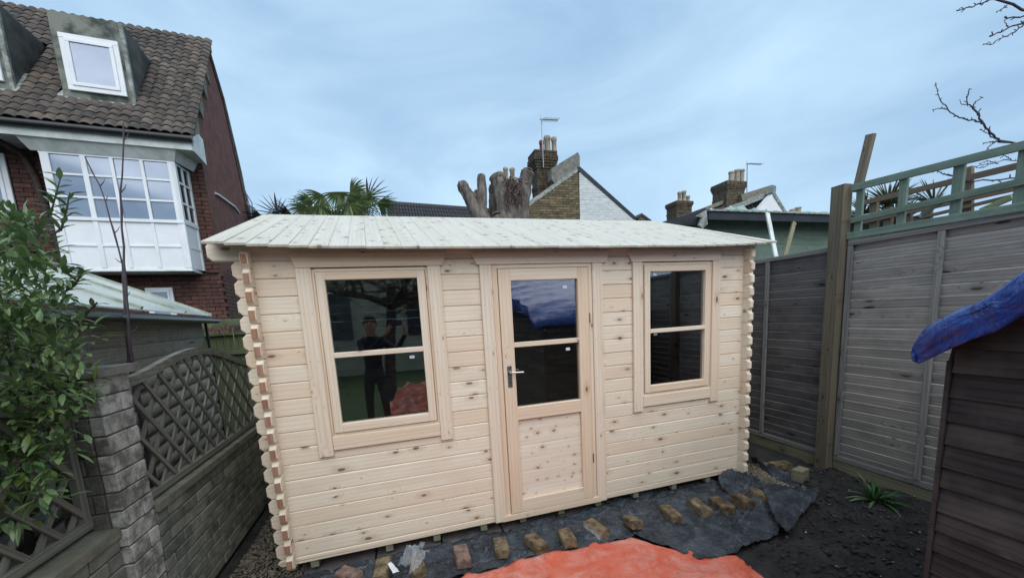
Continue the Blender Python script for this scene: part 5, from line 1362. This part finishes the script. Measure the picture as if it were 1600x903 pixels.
tag(sheet('red_tarpaulin', [(.5, -4.7, .0), (.9, -4.8, .35), (1.5, -4.8, .42), (2.1, -4.7, .1)], [(.45, -4.1, -.05), (.9, -4.0, .0), (1.5, -4.0, .0), (2.1, -4.1, -.05)], 40, 30, .12, 51, .01, REDT), 'heaped red tarpaulin on the lawn behind the viewer', 'tarpaulin')

# person holding the phone up, standing behind the camera
import bmesh
def person():
    root = thing('person', 'person in a navy top holding up a phone, mirrored in the left window', 'person', (.42, -3.25, GZ))
    g = GZ; J = {}
    pts = [('pel', (.44, -3.26, .86), .135), ('sp1', (.44, -3.26, 1.02), .125), ('sp2', (.44, -3.24, 1.20), .150), ('ch', (.44, -3.23, 1.36), .155), ('nk', (.44, -3.20, 1.48), .058), ('hd0', (.45, -3.17, 1.57), .080), ('hd1', (.45, -3.165, 1.66), .098), ('hd2', (.45, -3.18, 1.735), .078),
           ('lh', (.35, -3.26, .84), .095), ('lk', (.33, -3.22, .44), .062), ('la', (.32, -3.26, .02), .042), ('lt', (.30, -3.12, -.055), .035),
           ('rh', (.53, -3.26, .84), .095), ('rk', (.56, -3.20, .44), .062), ('ra', (.58, -3.26, .02), .042), ('rt', (.60, -3.12, -.055), .035),
           ('ls', (.27, -3.24, 1.38), .062), ('le', (.36, -3.02, 1.22), .046), ('lw', (.66, -2.97, 1.50), .030), ('lp', (.72, -2.945, 1.57), .034),
           ('rs', (.61, -3.24, 1.38), .062), ('re', (.80, -3.12, 1.24), .046), ('rw', (.94, -2.99, 1.48), .030), ('rp', (.945, -2.955, 1.56), .034)]
    E = [('pel', 'sp1'), ('sp1', 'sp2'), ('sp2', 'ch'), ('ch', 'nk'), ('nk', 'hd0'), ('hd0', 'hd1'), ('hd1', 'hd2'), ('pel', 'lh'), ('lh', 'lk'), ('lk', 'la'), ('la', 'lt'), ('pel', 'rh'), ('rh', 'rk'), ('rk', 'ra'), ('ra', 'rt'),
         ('ch', 'ls'), ('ls', 'le'), ('le', 'lw'), ('lw', 'lp'), ('ch', 'rs'), ('rs', 're'), ('re', 'rw'), ('rw', 'rp')]
    for s, px in (('l', .760), ('r', .903)):           # four fingers and a thumb closing on the phone edge
        b = dict((n, p) for n, p, _ in pts)[s+'p']; sg = 1 if s == 'l' else -1
        for k in range(4):
            L = [.9, 1, .95, .75][k]
            f1 = (b[0]+sg*.012, b[1]-.005, b[2]+.028+.016*k-.02); f2 = (b[0]+sg*.030*L, b[1]+.016, b[2]+.036+.017*k-.02); f3 = (b[0]+sg*.045*L, b[1]+.004, b[2]+.040+.017*k-.02)
            for j, f in enumerate((f1, f2, f3)): pts.append((s+'f%d%d' % (k, j), f, .0085-.001*j))
            E += [(s+'p', s+'f%d0' % k), (s+'f%d0' % k, s+'f%d1' % k), (s+'f%d1' % k, s+'f%d2' % k)]
        pts += [(s+'t0', (b[0]+sg*.010, b[1]-.018, b[2]-.004), .011), (s+'t1', (b[0]+sg*.034, b[1]-.016, b[2]+.022), .009)]; E += [(s+'p', s+'t0'), (s+'t0', s+'t1')]
    idx = {n: i for i, (n, _, _) in enumerate(pts)}
    me = bpy.data.meshes.new('body'); me.from_pydata([p for _, p, _ in pts], [(idx[a], idx[b]) for a, b in E], [])
    o = bpy.data.objects.new('body', me); COL.objects.link(o)
    o.modifiers.new('skin', 'SKIN'); o.modifiers.new('sub', 'SUBSURF').levels = 2
    if not me.skin_vertices: me.skin_vertices.new()
    sv = me.skin_vertices[0].data
    for i, (n, p, r) in enumerate(pts): sv[i].radius = (r, r*(.72 if n in ('sp1', 'sp2', 'ch', 'pel') else 1)); sv[i].use_root = (n == 'pel')
    dg = bpy.context.evaluated_depsgraph_get(); m2 = bpy.data.meshes.new_from_object(o.evaluated_get(dg)); bpy.data.objects.remove(o)
    for m in (JACKET, SKIN, JEANS): m2.materials.append(m)
    hc = Vector((.45, -3.165, 1.66))
    for v in m2.vertices:                              # nose, brow, chin
        c = v.co
        if c.z > 1.5 and c.y > -3.10:
            if abs(c.x-.45) < .016 and 1.62 < c.z < 1.67: c.y += .018
            if abs(abs(c.x-.45)-.033) < .016 and abs(c.z-1.675) < .014: c.y -= .010
    for f in m2.polygons:
        c = f.center; f.use_smooth = True
        f.material_index = 1 if (c.z > 1.475 and c.y < -3.04) or (c.y > -2.985 and c.z > 1.47) else (2 if c.z < .93 else 0)
    m2.name = 'body'; b = bpy.data.objects.new('body', m2); reg(b, Matrix(), root)
    V = []; F = []; n = 12; m = 7
    for j in range(m):
        for i in range(n):
            th = 2*math.pi*i/n; ph = .05+(1.75)*j/(m-1); r = .112+.01*math.sin(i*3+j)
            front = max(0, math.sin(th)); V.append(Vector((.45+r*.86*math.sin(ph)*math.cos(th), -3.175+r*.98*math.sin(ph)*math.sin(th)*(1-.10*front), 1.675+r*math.cos(ph)+(.05*front*(j > 3)))))
    for j in range(m-1):
        for i in range(n): F.append((j*n+i, j*n+(i+1) % n, (j+1)*n+(i+1) % n, (j+1)*n+i))
    F.append(tuple(range(n)))
    raw('hair', V, F, HAIR, b, True)
    for s in (-1, 1):
        tube('eye', [(.45+s*.033, -3.078, 1.675), (.45+s*.033, -3.072, 1.675)], [.011, .006], HAIR, b, 8)
        tube('ear', [(.45+s*.094, -3.175, 1.64), (.45+s*.104, -3.18, 1.665), (.45+s*.097, -3.185, 1.69)], [.010, .014, .008], SKIN, b, 6)
    tube('mouth', [(.428, -3.074, 1.612), (.45, -3.069, 1.610), (.472, -3.074, 1.612)], .005, RENDER, b, 6)
person()
ph = tag(board('phone', (.752, -2.900, 1.650), (.902, -2.912, 1.650), .074, .008, FELT, None), 'black phone held up in both hands by the person behind the viewer', 'phone')
